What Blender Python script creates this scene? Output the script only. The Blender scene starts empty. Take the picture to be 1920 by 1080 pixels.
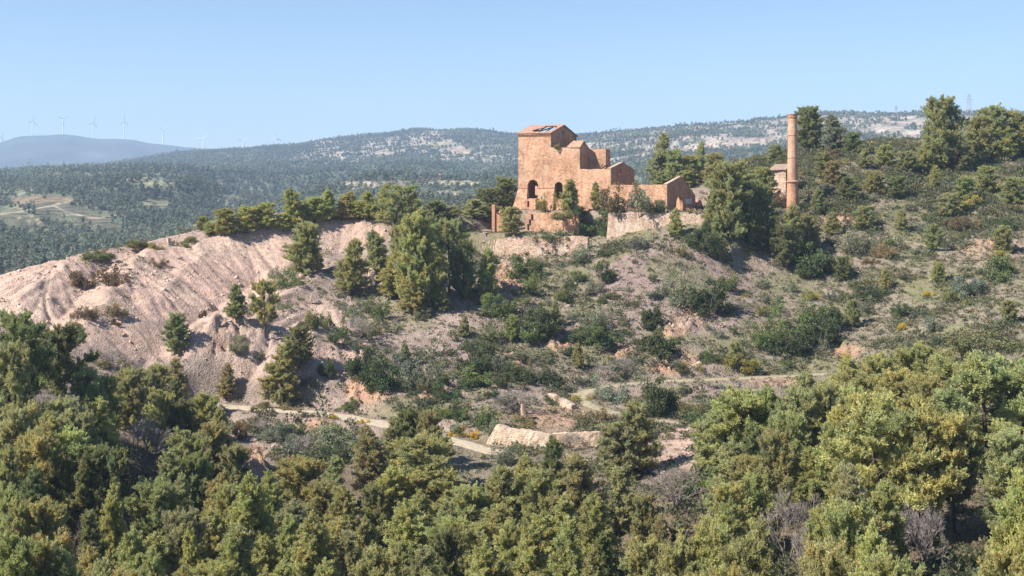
import bpy, bmesh, math, random
import numpy as np
from mathutils import Vector, Matrix
from mathutils.geometry import tessellate_polygon

random.seed(7)
RNG = np.random.default_rng(7)
SC = bpy.context.scene
COL = SC.collection
F = 2318.0            # focal length in photo pixels
CX, CY = 960.0, 350.0  # vanishing point of the viewing direction (eye level at y = 350)

# ------------------------------------------------------------------ helpers
def pix(px, py, Y):
    return ((px - CX) / F * Y, Y, -(py - CY) / F * Y)

def px_of(x, y, z):
    return CX + F * x / y, CY - F * z / y

def mesh_obj(name, verts, faces, mat=None, parent=None, smooth=False, attrs=None, mats=None):
    me = bpy.data.meshes.new(name)
    me.from_pydata([tuple(v) for v in verts], [], [tuple(f) for f in faces])
    me.update()
    return link_mesh(name, me, mat, parent, smooth, attrs)

def np_mesh(name, V, Fc, k):
    """V (n,3) float, Fc (m,k) int: fast mesh."""
    me = bpy.data.meshes.new(name)
    V = np.ascontiguousarray(V, dtype=np.float32)
    Fc = np.ascontiguousarray(Fc, dtype=np.int32)
    me.vertices.add(len(V)); me.vertices.foreach_set('co', V.ravel())
    m = len(Fc)
    me.loops.add(m * k); me.loops.foreach_set('vertex_index', Fc.ravel())
    me.polygons.add(m)
    me.polygons.foreach_set('loop_start', np.arange(0, m * k, k, dtype=np.int32))
    me.polygons.foreach_set('loop_total', np.full(m, k, dtype=np.int32))
    me.update(calc_edges=True)
    return me

def set_color_attr(me, name, rgb):
    a = me.color_attributes.new(name, 'FLOAT_COLOR', 'POINT')
    rgba = np.ones((len(rgb), 4), dtype=np.float32)
    rgba[:, :3] = rgb
    a.data.foreach_set('color', rgba.ravel())

def link_mesh(name, me, mat=None, parent=None, smooth=False, attrs=None):
    if mat: me.materials.append(mat)
    if smooth:
        me.polygons.foreach_set('use_smooth', np.ones(len(me.polygons), dtype=bool))
    o = bpy.data.objects.new(name, me); COL.objects.link(o)
    if parent: o.parent = parent
    return o

def empty(name, loc=(0, 0, 0), rz=0.0):
    o = bpy.data.objects.new(name, None); COL.objects.link(o)
    o.location = loc; o.rotation_euler = (0, 0, rz); o.empty_display_size = 0.3
    return o

def tag(o, label=None, cat=None, group=None, kind=None):
    if label: o['label'] = label
    if cat: o['category'] = cat
    if group: o['group'] = group
    if kind: o['kind'] = kind
    return o

# ------------------------------------------------------------------ noise
_T = np.random.default_rng(11).random((256, 256))
def vn(x, y, seed=0):
    x = np.asarray(x, float) + seed * 37.17; y = np.asarray(y, float) + seed * 91.73
    xi = np.floor(x).astype(int); yi = np.floor(y).astype(int)
    fx = x - xi; fy = y - yi
    fx = fx * fx * fx * (fx * (fx * 6 - 15) + 10); fy = fy * fy * fy * (fy * (fy * 6 - 15) + 10)
    a = _T[xi & 255, yi & 255]; b = _T[(xi + 1) & 255, yi & 255]
    c = _T[xi & 255, (yi + 1) & 255]; d = _T[(xi + 1) & 255, (yi + 1) & 255]
    return (a + (b - a) * fx) * (1 - fy) + (c + (d - c) * fx) * fy
def fbm(x, y, seed=0, octv=4, gain=0.5):
    s = 0; a = 1; t = 0
    for k in range(octv):
        s = s + a * (vn(x * 2 ** k, y * 2 ** k, seed + k) - 0.5); t += a; a *= gain
    return s / t * 2
def sstep(a, b, x):
    t = np.clip((x - a) / (b - a), 0, 1); return t * t * (3 - 2 * t)

# ------------------------------------------------------------------ far hills table: rows of screen height by distance
FAR = [
 (420,  [(-900,600),(0,600),(400,590),(600,560),(800,520),(1000,480),(1300,420),(1600,350),(1900,330),(2900,330)]),
 (550,  [(-900,530),(0,522),(200,527),(400,520),(600,490),(800,470),(1000,450),(1300,420),(1600,380),(1900,370),(2900,370)]),
 (700,  [(-900,460),(0,458),(100,455),(200,462),(300,470),(400,462),(600,435),(800,425),(1000,420),(1300,400),(1900,370),(2900,370)]),
 (850,  [(-900,400),(0,395),(60,388),(130,390),(210,412),(300,440),(400,438),(600,402),(800,398),(1000,395),(1300,378),(1900,345),(2900,345)]),
 (1000, [(-900,378),(0,364),(60,358),(130,364),(210,385),(300,398),(400,412),(600,380),(800,378),(1000,376),(1300,358),(1900,322),(2900,322)]),
 (1200, [(-900,370),(0,362),(100,360),(200,358),(300,362),(400,378),(600,362),(800,358),(1000,358),(1300,342),(1900,300),(2900,300)]),
 (1500, [(-900,362),(0,352),(150,338),(300,340),(400,352),(600,348),(700,345),(800,344),(1000,345),(1300,322),(1900,275),(2900,280)]),
 (1900, [(-900,350),(0,338),(200,332),(400,330),(600,330),(800,326),(1000,325),(1200,300),(1400,280),(1600,262),(1900,250),(2900,255)]),
 (2300, [(-900,338),(0,328),(200,320),(400,308),(600,304),(800,296),(1000,290),(1100,268),(1200,252),(1300,243),(1400,234),(1450,228),(1530,215),(1600,211),(1680,214),(1750,208),(1800,202),(1850,200),(1950,212),(2200,225),(2900,240)]),
 (2700, [(-900,335),(0,320),(200,310),(400,292),(600,282),(700,278),(800,266),(880,262),(1000,262),(1100,250),(1200,239),(1300,230),(1400,222),(1450,218),(1530,208),(1600,207),(1680,211),(1750,214),(1850,215),(2200,240),(2900,250)]),
 (3200, [(-900,335),(0,316),(200,306),(330,284),(450,277),(560,270),(600,259),(650,251),(720,246),(740,244),(775,238),(830,241),(880,237),(920,242),(950,248),(1000,249),(1100,251),(1300,248),(1600,240),(2900,260)]),
 (3700, [(-900,338),(0,318),(200,304),(330,278),(420,274),(470,271),(510,267),(545,269),(600,266),(700,258),(800,252),(900,250),(1000,256),(1300,262),(2900,275)]),
 (4400, [(-900,345),(0,330),(200,320),(400,300),(600,285),(800,275),(1000,275),(1300,280),(2900,290)]),
]
RIDGE_FRONT = [(-900,330),(0,330),(400,330),(900,330)]
RIDGE_SKY = [(-900,300),(-300,290),(-100,285),(0,270),(30,259),(60,257),(90,256),(115,254),(130,255),(160,260),(185,263),(225,262),(250,263),(280,269),(310,272),(350,277),(420,281),(600,288),(900,300)]

def row_py(pts, px):
    a = np.array(pts, float); 
    xs = np.linspace(-900, 2900, 761)
    ys = np.interp(xs, a[:, 0], a[:, 1])
    k = np.array([1, 3, 1.]); k /= k.sum()
    ys = np.convolve(np.pad(ys, 1, 'edge'), k, 'valid')
    return np.interp(px, xs, ys)

_pxg = np.linspace(-900, 2900, 381)
_FT = np.array([row_py(r[1], _pxg) + (4.5 if r[0] >= 2300 else 0) for r in FAR])
_FY = np.array([r[0] for r in FAR], float)
_lY = np.log(_FY)
_lg = np.linspace(_lY[0], _lY[-1], 400)
_FG = np.array([np.interp(_lg, _lY, _FT[:, j]) for j in range(len(_pxg))]).T
def _smooth(a, n):
    k = np.hanning(n + 2)[1:-1]; k /= k.sum()
    return np.array([np.convolve(np.pad(c, n // 2, 'edge'), k, 'valid') for c in a.T]).T
_FG = _smooth(_FG, 15)

def far_z(x, y):
    px = CX + F * x / y
    i = np.clip((px + 900) / 10.0, 0, len(_pxg) - 1.001); j = np.clip((np.log(y) - _lg[0]) / (_lg[1] - _lg[0]), 0, 398.999)
    i0 = i.astype(int); j0 = j.astype(int); fi = i - i0; fj = j - j0
    py = (_FG[j0, i0] * (1 - fi) + _FG[j0, i0 + 1] * fi) * (1 - fj) + (_FG[j0 + 1, i0] * (1 - fi) + _FG[j0 + 1, i0 + 1] * fi) * fj
    z = -(py - CY) / F * y
    am = sstep(430, 700, y) * (1 - 0.88 * sstep(1900, 2500, y))
    am2 = sstep(430, 700, y)
    return z + am * (27 * (1 - np.abs(fbm(x / 300 + .25 * y / 330, y / 520, 3, 3)) * 2.2) - 15 + 8 * fbm(x / 130, y / 150, 4, 2)) + am2 * 3.0 * fbm(x / 45, y / 45, 5, 3)

# ------------------------------------------------------------------ near terrain: thin-plate surface through surveyed points
NP_ = [
 # spoil heap crest and plateau
 (-70,566,214),(-20,540,220),(0,531,223),(75,503,231),(150,487,238),(230,470,246),(300,462,252),(360,448,258),(420,430,262),(480,424,264),(560,412,268),(650,405,272),(690,408,271),
 (480,415,283),(550,402,290),(650,398,292),(750,400,288),(800,405,282),(870,408,286),
 (0,600,285),(150,560,295),(300,520,312),(450,470,320),(600,450,325),(750,430,325),(800,428,330),(900,412,330),
 (-300,640,215),(-300,660,195),(-400,640,150),(-300,660,290),
 # heap face
 (50,580,204),(150,560,214),(200,610,203),(250,680,192),(100,640,190),(300,560,221),(350,610,209),(400,520,238),(400,640,200),(450,600,213),
 (500,470,258),(500,560,228),(560,520,240),(600,470,260),(640,458,265),(600,600,213),(480,680,198),(560,690,197),(620,560,226),(640,700,197),(690,755,187),
 # centre slope
 (700,520,236),(750,580,223),(800,470,254),(850,600,219),(880,560,228),(800,660,206),(900,680,203),(950,600,222),(1000,560,232),(1050,500,247),
 (1000,640,213),(1100,620,218),(1100,560,233),(1200,560,229),(1200,640,214),(1300,620,219),(1300,560,230),(1400,600,223),(1400,520,244),(1250,482,243),(1100,490,248),(1150,436,264),(1200,434,258),(1250,432,254.5),(1300,428,252),(1345,424,250),
 (900,740,190),(1000,720,195),(1000,790,178),(950,800,175),(1100,680,206),(800,760,186),
 # roads
 (430,762,195),(560,772,190),(640,780,186),(720,795,180),(840,822,171),(930,850,165),
 (480,800,183),(500,870,165),(560,830,173),(650,850,166),(700,900,153),(800,900,152),(900,920,146),
 (1100,740,195),(1200,716,202),(1300,712,204),(1400,708,206),(1500,703,208),(1140,775,184),(1240,790,179),(1330,797,176),
 # right hillside
 (1500,640,218),(1600,640,217),(1600,580,230),(1700,620,217),(1700,560,230),(1800,560,224),(1900,560,217),(1800,640,200),(1900,640,195),
 (1600,500,246),(1700,500,244),(1800,500,240),(1900,500,236),(1700,450,259),(1900,450,253),(1800,400,269),(1900,380,272),(1600,430,263),
 (1600,350,287),(1700,350,287),(1800,305,305),(1900,300,306),(1600,292,312),(1700,285,318),(1800,268,330),(1900,258,335),
 (1500,375,280),(1500,300,312),(1450,350,290),(1400,335,297),(1400,430,269),(1350,482,247),(1330,400,280),
 (1400,305,335),(1600,285,370),(1800,275,370),(1300,335,330),(1200,360,330),(1100,370,322),(1000,380,312),(900,398,303),
 (2200,500,230),(2200,250,330),(2200,620,190),(2200,300,290),
 # valley and foreground slope
 (300,800,166),(100,790,138),(0,760,132),(-200,720,132),(200,760,167),(100,700,180),(0,665,186),
 (400,850,152),(520,885,158),(1260,935,126),(1300,850,150),(1500,850,134),(1700,760,148),(1800,705,168),(1900,720,152),
 # terrace foot
 (900,478,271),(940,479,269),(1000,479,266),(1050,479,263),(1095,476,260.5),(920,484,262),(1000,486,259),(1000,500,254),(920,502,253),
]
ctrl = [pix(*p) for p in NP_]
ctrl += [(0,0,-1.9),(-40,0,-3),(40,0,-1.2),(0,-30,1.5),(-40,-30,-1),(40,-30,2),(0,20,-14),(-18,20,-14.5),(18,20,-13.5),(0,45,-27),(-20,45,-27),(20,45,-26),(0,60,-30.5),(-40,40,-22),(40,40,-20),(-110,40,-16),(110,40,-10),(110,90,-16),(-120,100,-22)]
def zrow(px, y, z): return ((px - CX) / F * y, y, z)
for y, zs in ((75, ((0,-31),(300,-32),(600,-32.5),(960,-32.5),(1300,-31),(1600,-28),(1900,-27))), (92, ((0,-32),(300,-34),(600,-35.5),(960,-35.5),(1250,-34),(1600,-30),(1900,-28.5))),
              (108, ((0,-31.5),(300,-35),(600,-37.5),(960,-37.5),(1150,-36),(1400,-33),(1650,-30),(1900,-28))), (125, ((250,-33),(500,-37.5),(700,-39),(960,-38),(1100,-36),(1450,-31))), (142, ((420,-37),(600,-39),(800,-39.5),(960,-38))), (60, ((100,-27),(1800,-23)))):
    for p, z in zs: ctrl.append(zrow(p, y, z))
ctrl += [pix(p, float(row_py(FAR[0][1], p)), 420) for p in range(-400, 2401, 200)]
ctrl += [pix(p, float(row_py(FAR[0][1], p)), 428) for p in range(-400, 2401, 400)]
C_ = np.array(ctrl)
def _tps(d2): return 0.5 * d2 * np.log(d2 + 1e-9)
_n = len(C_)
_sc = 100.0
_P = C_[:, :2] / _sc
_K = _tps(((_P[:, None] - _P[None]) ** 2).sum(-1)) + 0.002 * np.eye(_n)
_A = np.zeros((_n + 3, _n + 3)); _A[:_n, :_n] = _K
_A[:_n, _n] = 1; _A[:_n, _n + 1:] = _P; _A[_n, :_n] = 1; _A[_n + 1:, :_n] = _P.T
_W = np.linalg.solve(_A, np.concatenate([C_[:, 2], np.zeros(3)]))
GX0, GX1, GY0, GY1, GS = -280, 280, -40, 440, 1.5
_gx = np.arange(GX0, GX1 + GS, GS); _gy = np.arange(GY0, GY1 + GS, GS)
_BG = np.zeros((len(_gx), len(_gy)))
for _i, _x in enumerate(_gx):
    d2 = ((_x / _sc - _P[:, 0][:, None]) ** 2 + (_gy[None] / _sc - _P[:, 1][:, None]) ** 2)
    _BG[_i] = _W[:_n] @ _tps(d2) + _W[_n] + _W[_n + 1] * _x / _sc + _W[_n + 2] * _gy / _sc
def base_z(x, y):
    i = np.clip((x - GX0) / GS, 0, len(_gx) - 1.001); j = np.clip((y - GY0) / GS, 0, len(_gy) - 1.001)
    i0 = i.astype(int); j0 = j.astype(int); fi = i - i0; fj = j - j0
    return (_BG[i0, j0] * (1 - fi) + _BG[i0 + 1, j0] * fi) * (1 - fj) + (_BG[i0, j0 + 1] * (1 - fi) + _BG[i0 + 1, j0 + 1] * fi) * fj

# ruin frame: u along its front (left to right), v into depth
TH = math.radians(28); CT, ST = math.cos(TH), math.sin(TH)
OX, OY = (972 - CX) / F * 282, 282.0
PZ, LZ = -5.3, -10.2                    # upper and lower terrace levels
def uv(x, y):
    dx, dy = x - OX, y - OY
    return dx * CT - dy * ST, dx * ST + dy * CT
def P3(u, v, z): return (OX + u * CT + v * ST, OY - u * ST + v * CT, z)
def u_at(px, v=0.0):
    k = (px - CX) / F
    return (k * (OY + v * CT) - OX - v * ST) / (CT + k * ST)
def z_at(py, u, v=0.0): return -(py - CY) / F * (OY - u * ST + v * CT)

UF = u_at(1085, -5.0)                   # right end of the brick forewall
UR0, UR1 = u_at(1139, -8), u_at(1335, -8)

# rain channels on the spoil heap: noise drawn out along the fall line of the slope
RX0, RX1, RY0, RY1, RS_ = -135.0, -20.0, 172.0, 290.0, 0.3
_rx = np.arange(RX0, RX1, RS_); _ry = np.arange(RY0, RY1, RS_)
_RXg, _RYg = np.meshgrid(_rx, _ry, indexing='ij')
_zs = base_z(_RXg, _RYg)
_gx_ = (base_z(_RXg + 3, _RYg) - base_z(_RXg - 3, _RYg)) / 6; _gy_ = (base_z(_RXg, _RYg + 3) - base_z(_RXg, _RYg - 3)) / 6
_gx_ += .10 * fbm(_RXg / 9, _RYg / 9, 141, 3); _gy_ += .10 * fbm(_RXg / 9, _RYg / 9, 143, 3)
_gn = np.hypot(_gx_, _gy_) + 1e-6; _gx_ /= _gn; _gy_ /= _gn
def _lic(scale, L, seed):
    acc = vn(_RXg / scale, _RYg / scale, seed) - .5; step = .6
    for sg in (-1, 1):
        X = _RXg.copy(); Y = _RYg.copy()
        for k in range(int(L / step)):
            i = np.clip(((X - RX0) / RS_).astype(int), 0, len(_rx) - 1); j = np.clip(((Y - RY0) / RS_).astype(int), 0, len(_ry) - 1)
            X = X + sg * step * _gx_[i, j]; Y = Y + sg * step * _gy_[i, j]
            acc = acc + (vn(X / scale, Y / scale, seed) - .5) * (1 - k * step / L)
    return acc / acc.std()
_L1, _L2, _L3 = _lic(4.0, 22, 151), _lic(1.7, 14, 153), _lic(.8, 7, 155)
def _rill(a): return np.sqrt(np.clip(np.abs(a), 0, 2.2)) - .8
_RG = 0.62 * _rill(_L1) + 0.24 * _rill(_L2) + 0.17 * _rill(_L3) + .25 * fbm(_RXg / 7, _RYg / 7, 161, 3)
def _samp(G, x, y):
    i = np.clip((x - RX0) / RS_, 0, len(_rx) - 1.001); j = np.clip((y - RY0) / RS_, 0, len(_ry) - 1.001)
    a = i.astype(int); b = j.astype(int); u = i - a; v = j - b
    return (G[a, b] * (1 - u) + G[a + 1, b] * u) * (1 - v) + (G[a, b + 1] * (1 - u) + G[a + 1, b + 1] * u) * v
def blob(px, py, cx, cy, rx, ry, ang=0):
    a = math.radians(ang); dx, dy = px - cx, py - cy
    X = dx * math.cos(a) + dy * math.sin(a); Y = -dx * math.sin(a) + dy * math.cos(a)
    return np.exp(-((X / rx) ** 2 + (Y / ry) ** 2))

HEAPB = [(150,560,190,90,-12),(330,520,150,80,0),(480,490,130,70,0),(300,600,150,80,0),(480,620,110,90,0),(600,640,90,70,0),(640,440,90,35,0),(30,560,120,70,0)]
def heap_mask(px, py, y):
    m = 0
    for b in HEAPB: m = np.maximum(m, blob(px, py, *b))
    return sstep(0.25, 0.6, m) * sstep(180, 195, y) * (1 - sstep(272, 284, y))
ROCKB = [(690,725,55,40,0),(1290,600,70,28,-20),(1050,640,25,30,0),(1160,655,30,22,0),(1260,680,60,30,0),(940,690,60,25,-25),(820,735,40,25,0),(1570,415,45,20,0),(1860,470,70,28,0),(1600,660,50,18,0),(1450,715,60,12,0),(600,805,50,25,0),(430,625,60,30,-30),(480,860,25,35,0),(960,520,40,60,20)]
def rock_mask(px, py):
    m = 0
    for b in ROCKB: m = np.maximum(m, blob(px, py, *b))
    return sstep(0.3, 0.75, m)

def hit0(px, py):
    k = (px - CX) / F; t = -(py - CY) / F; ys = np.arange(120, 420, .5); g = base_z(k * ys, ys); ab = t * ys > g
    for i in range(1, len(ys)):
        if ab[i - 1] and not ab[i]: return (k * ys[i], ys[i])
    return None
def _pl(l):
    return np.array([p for p in (hit0(a, b) for a, b in l) if p is not None])
SPURS = [  # crest (+) and gully (-) lines on the spoil heap: line, height, half widths left and right of it
 (_pl([(650,497),(600,530),(545,568),(480,592),(430,612),(380,642),(330,688)]), 2.5, 3.0, 8.0),
 (_pl([(610,600),(585,640),(560,690),(545,735)]), 1.6, 2.5, 5.0),
 (_pl([(500,500),(430,545),(360,590),(290,640),(250,690)]), -2.6, 6.0, 5.0),
 (_pl([(600,560),(540,610),(500,660),(450,720)]), -1.8, 3.0, 3.5),
 (_pl([(300,470),(240,530),(190,590),(150,640)]), 1.8, 5.0, 7.0),
 (_pl([(230,480),(170,530),(120,580),(60,640)]), -2.0, 5.0, 5.0),
 (_pl([(150,495),(90,540),(20,600)]), 1.8, 5.0, 7.0),
 (_pl([(400,470),(340,520),(300,560),(270,600)]), 1.2, 4.0, 5.0),
]
def spurs(x, y):
    dz = np.zeros(np.shape(x))
    for P, h, wl, wr in SPURS:
        best = np.full(np.shape(x), 1e9); sd = np.zeros(np.shape(x)); tt = np.zeros(np.shape(x)); n = len(P) - 1
        for i, (a, b) in enumerate(zip(P[:-1], P[1:])):
            d = b - a; L2 = (d ** 2).sum() + 1e-9
            t = np.clip(((x - a[0]) * d[0] + (y - a[1]) * d[1]) / L2, 0, 1)
            ex, ey = x - a[0] - t * d[0], y - a[1] - t * d[1]; dd = np.hypot(ex, ey); w = dd < best
            best = np.where(w, dd, best); sd = np.where(w, d[0] * ey - d[1] * ex, sd); tt = np.where(w, (i + t) / n, tt)
        wid = np.where(sd > 0, wl, wr)
        dz = dz + h * np.exp(-best / wid * 1.15) * np.clip(np.minimum(tt, 1 - tt) * 5 + .15, 0, 1)
    return dz
ROADS = []   # (pts (n,3), half width)
def near_raw(x, y):
    z = base_z(x, y)
    yy = np.maximum(y, 5.0)
    px = CX + F * x / yy; py = CY - F * z / yy
    near = sstep(5, 60, y)
    hm = heap_mask(px, py, y)
    z = z + near * ((0.9 - .65 * hm) * fbm(x / 14, y / 14, 21, 3) + 0.28 * fbm(x / 2.6, y / 2.6, 25, 3, 0.6))
    z = z + hm * _samp(_RG, x, y) * (1 + .6 * blob(px, py, 500, 640, 130, 70))
    wl_ = 1.6 * fbm(x / 5, y / 5, 48, 3)
    z = z + sstep(185, 192, y) * (1 - sstep(278, 286, y)) * (px < 760) * spurs(x + wl_, y + wl_)
    rm = rock_mask(px, py) * sstep(120, 150, y)
    rk = np.abs(fbm(x / 5 + 0.3 * y / 5, y / 4, 41, 4, 0.62))
    z = z + rm * (3.0 * rk - 0.6 + 1.0 * np.floor(4 * fbm(x / 2.6, y / 2.2, 45, 3)) / 4 + .5 * np.floor(3 * fbm(x / .9, y / .9, 46, 2)) / 3)
    return z

def near_flat(x, y):
    z = near_raw(x, y)
    u, v = uv(x, y)
    # lower terrace behind the stone wall
    vf = -12.3 + 0.0 * u
    m = sstep(-10, -7.5, u) * (1 - sstep(15, 19, u)) * sstep(vf - 0.25, vf + 0.25, v) * (1 - sstep(1.5, 4, v))
    z = z * (1 - m) + (LZ + 0.15 * fbm(x / 2, y / 2, 51, 2)) * m
    # upper terrace under the ruin
    vf = np.where(u < UF, -5.0, np.where(u < UR0, -2.5, -8.0))
    wv = 6 * sstep(UR1 - 2, UR1 + 3, u)
    m = sstep(-2.5, -0.3, u) * (1 - sstep(UR1 - 1, UR1 + 14, u)) * sstep(vf - 0.3, vf + 0.3 + 2 * wv, v) * (1 - sstep(np.where(u > 21, 25, 16), np.where(u > 21, 33, 26), v))
    z = z * (1 - m) + (PZ + 0.12 * fbm(x / 2, y / 2, 53, 2)) * m
    return z

def near_z(x, y):
    x = np.asarray(x, float); y = np.asarray(y, float)
    z = near_flat(x, y)
    for pts, hw in ROADS:
        sel = (x > pts[:, 0].min() - 8) & (x < pts[:, 0].max() + 8) & (y > pts[:, 1].min() - 8) & (y < pts[:, 1].max() + 8)
        if not sel.any(): continue
        xs, ys = x[sel], y[sel]
        best = np.full(xs.shape, 1e9); bz = np.zeros(xs.shape)
        for a, b in zip(pts[:-1], pts[1:]):
            d = b - a; L2 = d[0] ** 2 + d[1] ** 2 + 1e-9
            t = np.clip(((xs - a[0]) * d[0] + (ys - a[1]) * d[1]) / L2, 0, 1)
            dd = np.hypot(xs - a[0] - t * d[0], ys - a[1] - t * d[1])
            w = dd < best
            best = np.where(w, dd, best); bz = np.where(w, a[2] + t * d[2], bz)
        m = 1 - sstep(hw + 0.3, hw + 2.6, best)
        zz = z[sel]; z[sel] = zz * (1 - m) + bz * m
    return z

_YS = np.arange(32, 424, 0.4)
def hit(px, py, fn=near_z, add=0.0, ymin=32):
    """first point where the ray through a photo pixel meets the ground raised by ADD"""
    k = (px - CX) / F; t = -(py - CY) / F
    ys = _YS[_YS >= ymin]
    g = fn(k * ys, ys) + add
    above = t * ys > g
    for i in range(1, len(ys)):
        if above[i - 1] and not above[i]:
            d0 = t * ys[i - 1] - g[i - 1]; d1 = g[i] - t * ys[i]
            y = ys[i - 1] + (ys[i] - ys[i - 1]) * d0 / (d0 + d1 + 1e-9)
            return np.array([k * y, y, t * y - add])
    return None

def road_pts(pl, hw, zs=1.0):
    pts = [hit(a, b, near_flat) for a, b in pl]
    pts = np.array([p for p in pts if p is not None])
    # resample every 1.2 m, smooth heights
    seg = np.hypot(np.diff(pts[:, 0]), np.diff(pts[:, 1])); s = np.concatenate([[0], np.cumsum(seg)])
    n = max(6, int(s[-1] / 1.2)); t = np.linspace(0, s[-1], n)
    out = np.stack([np.interp(t, s, pts[:, i]) for i in range(3)], 1)
    k = np.hanning(11)[1:-1]; k /= k.sum()
    for i in range(3):
        out[:, i] = np.convolve(np.pad(out[:, i], 4, mode='reflect', reflect_type='odd'), k, 'valid')
    return out

ROADDEF = [
 ('gravel_road', [(380,757),(430,764),(480,766),(560,772),(640,780),(690,789),(740,800),(790,812),(840,824),(890,838),(935,852)], 2.2),
 ('dirt_path', [(1560,700),(1500,704),(1400,709),(1300,713),(1220,717),(1150,722),(1100,733),(1082,744),(1095,758),(1140,773),(1190,783),(1240,790),(1300,796),(1360,802)], 1.5),
 ('hillside_track', [(1600,432),(1650,440),(1690,450),(1730,460),(1775,470)], 1.8),
]
for nm, pl, hw in ROADDEF:
    ROADS.append((road_pts(pl, hw), hw))

FOREST = True; HAZE = True; EXPO = 1.05; DBG = None
# ------------------------------------------------------------------ materials
def nmat(name):
    m = bpy.data.materials.new(name); m.use_nodes = True
    nt = m.node_tree; nt.nodes.clear()
    out = nt.nodes.new('ShaderNodeOutputMaterial')
    return m, nt, out
def nd(nt, t, **kw):
    n = nt.nodes.new(t)
    for k, v in kw.items():
        if k.startswith('i_'): n.inputs[k[2:]].default_value = v
        else: setattr(n, k, v)
    return n
def mixc(nt, fac, a, b, mode='MIX'):
    n = nt.nodes.new('ShaderNodeMix'); n.data_type = 'RGBA'; n.blend_type = mode
    for s, v in ((0, fac), (6, a), (7, b)):
        if hasattr(v, 'links') or hasattr(v, 'is_linked'): nt.links.new(v, n.inputs[s])
        else: n.inputs[s].default_value = v if s == 0 else (v[0], v[1], v[2], 1)
    return n.outputs[2]
def ramp(nt, src, stops):
    r = nt.nodes.new('ShaderNodeValToRGB'); nt.links.new(src, r.inputs[0])
    e = r.color_ramp.elements
    while len(e) < len(stops): e.new(0.5)
    for k, (p, c) in enumerate(stops):
        e[k].position = p; e[k].color = (c[0], c[1], c[2], 1) if not isinstance(c, (int, float)) else (c, c, c, 1)
    return r.outputs[0]
def noise(nt, vec, scale, detail=4, rough=0.55, dist=0):
    n = nd(nt, 'ShaderNodeTexNoise'); n.inputs['Scale'].default_value = scale; n.inputs['Detail'].default_value = detail
    n.inputs['Roughness'].default_value = rough; n.inputs['Distortion'].default_value = dist
    if vec is not None: nt.links.new(vec, n.inputs['Vector'])
    return n.outputs['Fac']
def principled(nt, out, col, rough=0.9, bump=None, bstr=0.4, bdist=0.1):
    p = nd(nt, 'ShaderNodeBsdfPrincipled')
    if hasattr(col, 'is_linked'): nt.links.new(col, p.inputs['Base Color'])
    else: p.inputs['Base Color'].default_value = (*col, 1)
    p.inputs['Roughness'].default_value = rough
    p.inputs['Specular IOR Level'].default_value = 0.15
    if bump is not None:
        b = nd(nt, 'ShaderNodeBump'); b.inputs['Strength'].default_value = bstr; b.inputs['Distance'].default_value = bdist
        nt.links.new(bump, b.inputs['Height']); nt.links.new(b.outputs[0], p.inputs['Normal'])
    nt.links.new(p.outputs[0], out.inputs[0])
    return p

def mat_ground(name, far=False):
    m, nt, out = nmat(name)
    at = nd(nt, 'ShaderNodeVertexColor', layer_name='zone'); co = nd(nt, 'ShaderNodeNewGeometry').outputs['Position']
    c = at.outputs['Color']
    if not far:
        n1 = noise(nt, co, 0.9, 6, 0.62); n2 = noise(nt, co, 5.0, 5, 0.7); n3 = noise(nt, co, 0.12, 3)
        c = mixc(nt, 1.0, c, ramp(nt, n1, [(0.3, 0.72), (0.7, 1.25)]), 'MULTIPLY')
        c = mixc(nt, 1.0, c, ramp(nt, n2, [(0.3, 0.72), (0.5, 1.0), (0.72, 1.3)]), 'MULTIPLY')
        c = mixc(nt, 1.0, c, ramp(nt, n3, [(0.3, (0.9, 0.9, 0.88)), (0.7, (1.1, 1.06, 1.05))]), 'MULTIPLY')
        vo = nd(nt, 'ShaderNodeTexVoronoi'); vo.inputs['Scale'].default_value = 2.6; nt.links.new(co, vo.inputs['Vector'])
        vo2 = nd(nt, 'ShaderNodeTexVoronoi'); vo2.inputs['Scale'].default_value = 6.5; nt.links.new(co, vo2.inputs['Vector'])
        ad = nd(nt, 'ShaderNodeMath', operation='ADD'); nt.links.new(n2, ad.inputs[0]); nt.links.new(vo.outputs['Distance'], ad.inputs[1])
        ad2 = nd(nt, 'ShaderNodeMath', operation='ADD'); nt.links.new(ad.outputs[0], ad2.inputs[0]); nt.links.new(vo2.outputs['Distance'], ad2.inputs[1])
        principled(nt, out, c, 0.95, ad2.outputs[0], 0.8, 0.22)
    else:
        n1 = noise(nt, co, 0.03, 6, 0.65); n2 = noise(nt, co, 0.12, 4, 0.6)
        c = mixc(nt, 1.0, c, ramp(nt, n1, [(0.3, 0.65), (0.7, 1.35)]), 'MULTIPLY')
        c = mixc(nt, 1.0, c, ramp(nt, n2, [(0.3, 0.75), (0.7, 1.25)]), 'MULTIPLY')
        principled(nt, out, c, 0.95, n2, 0.6, 4.0)
    return m

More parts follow.
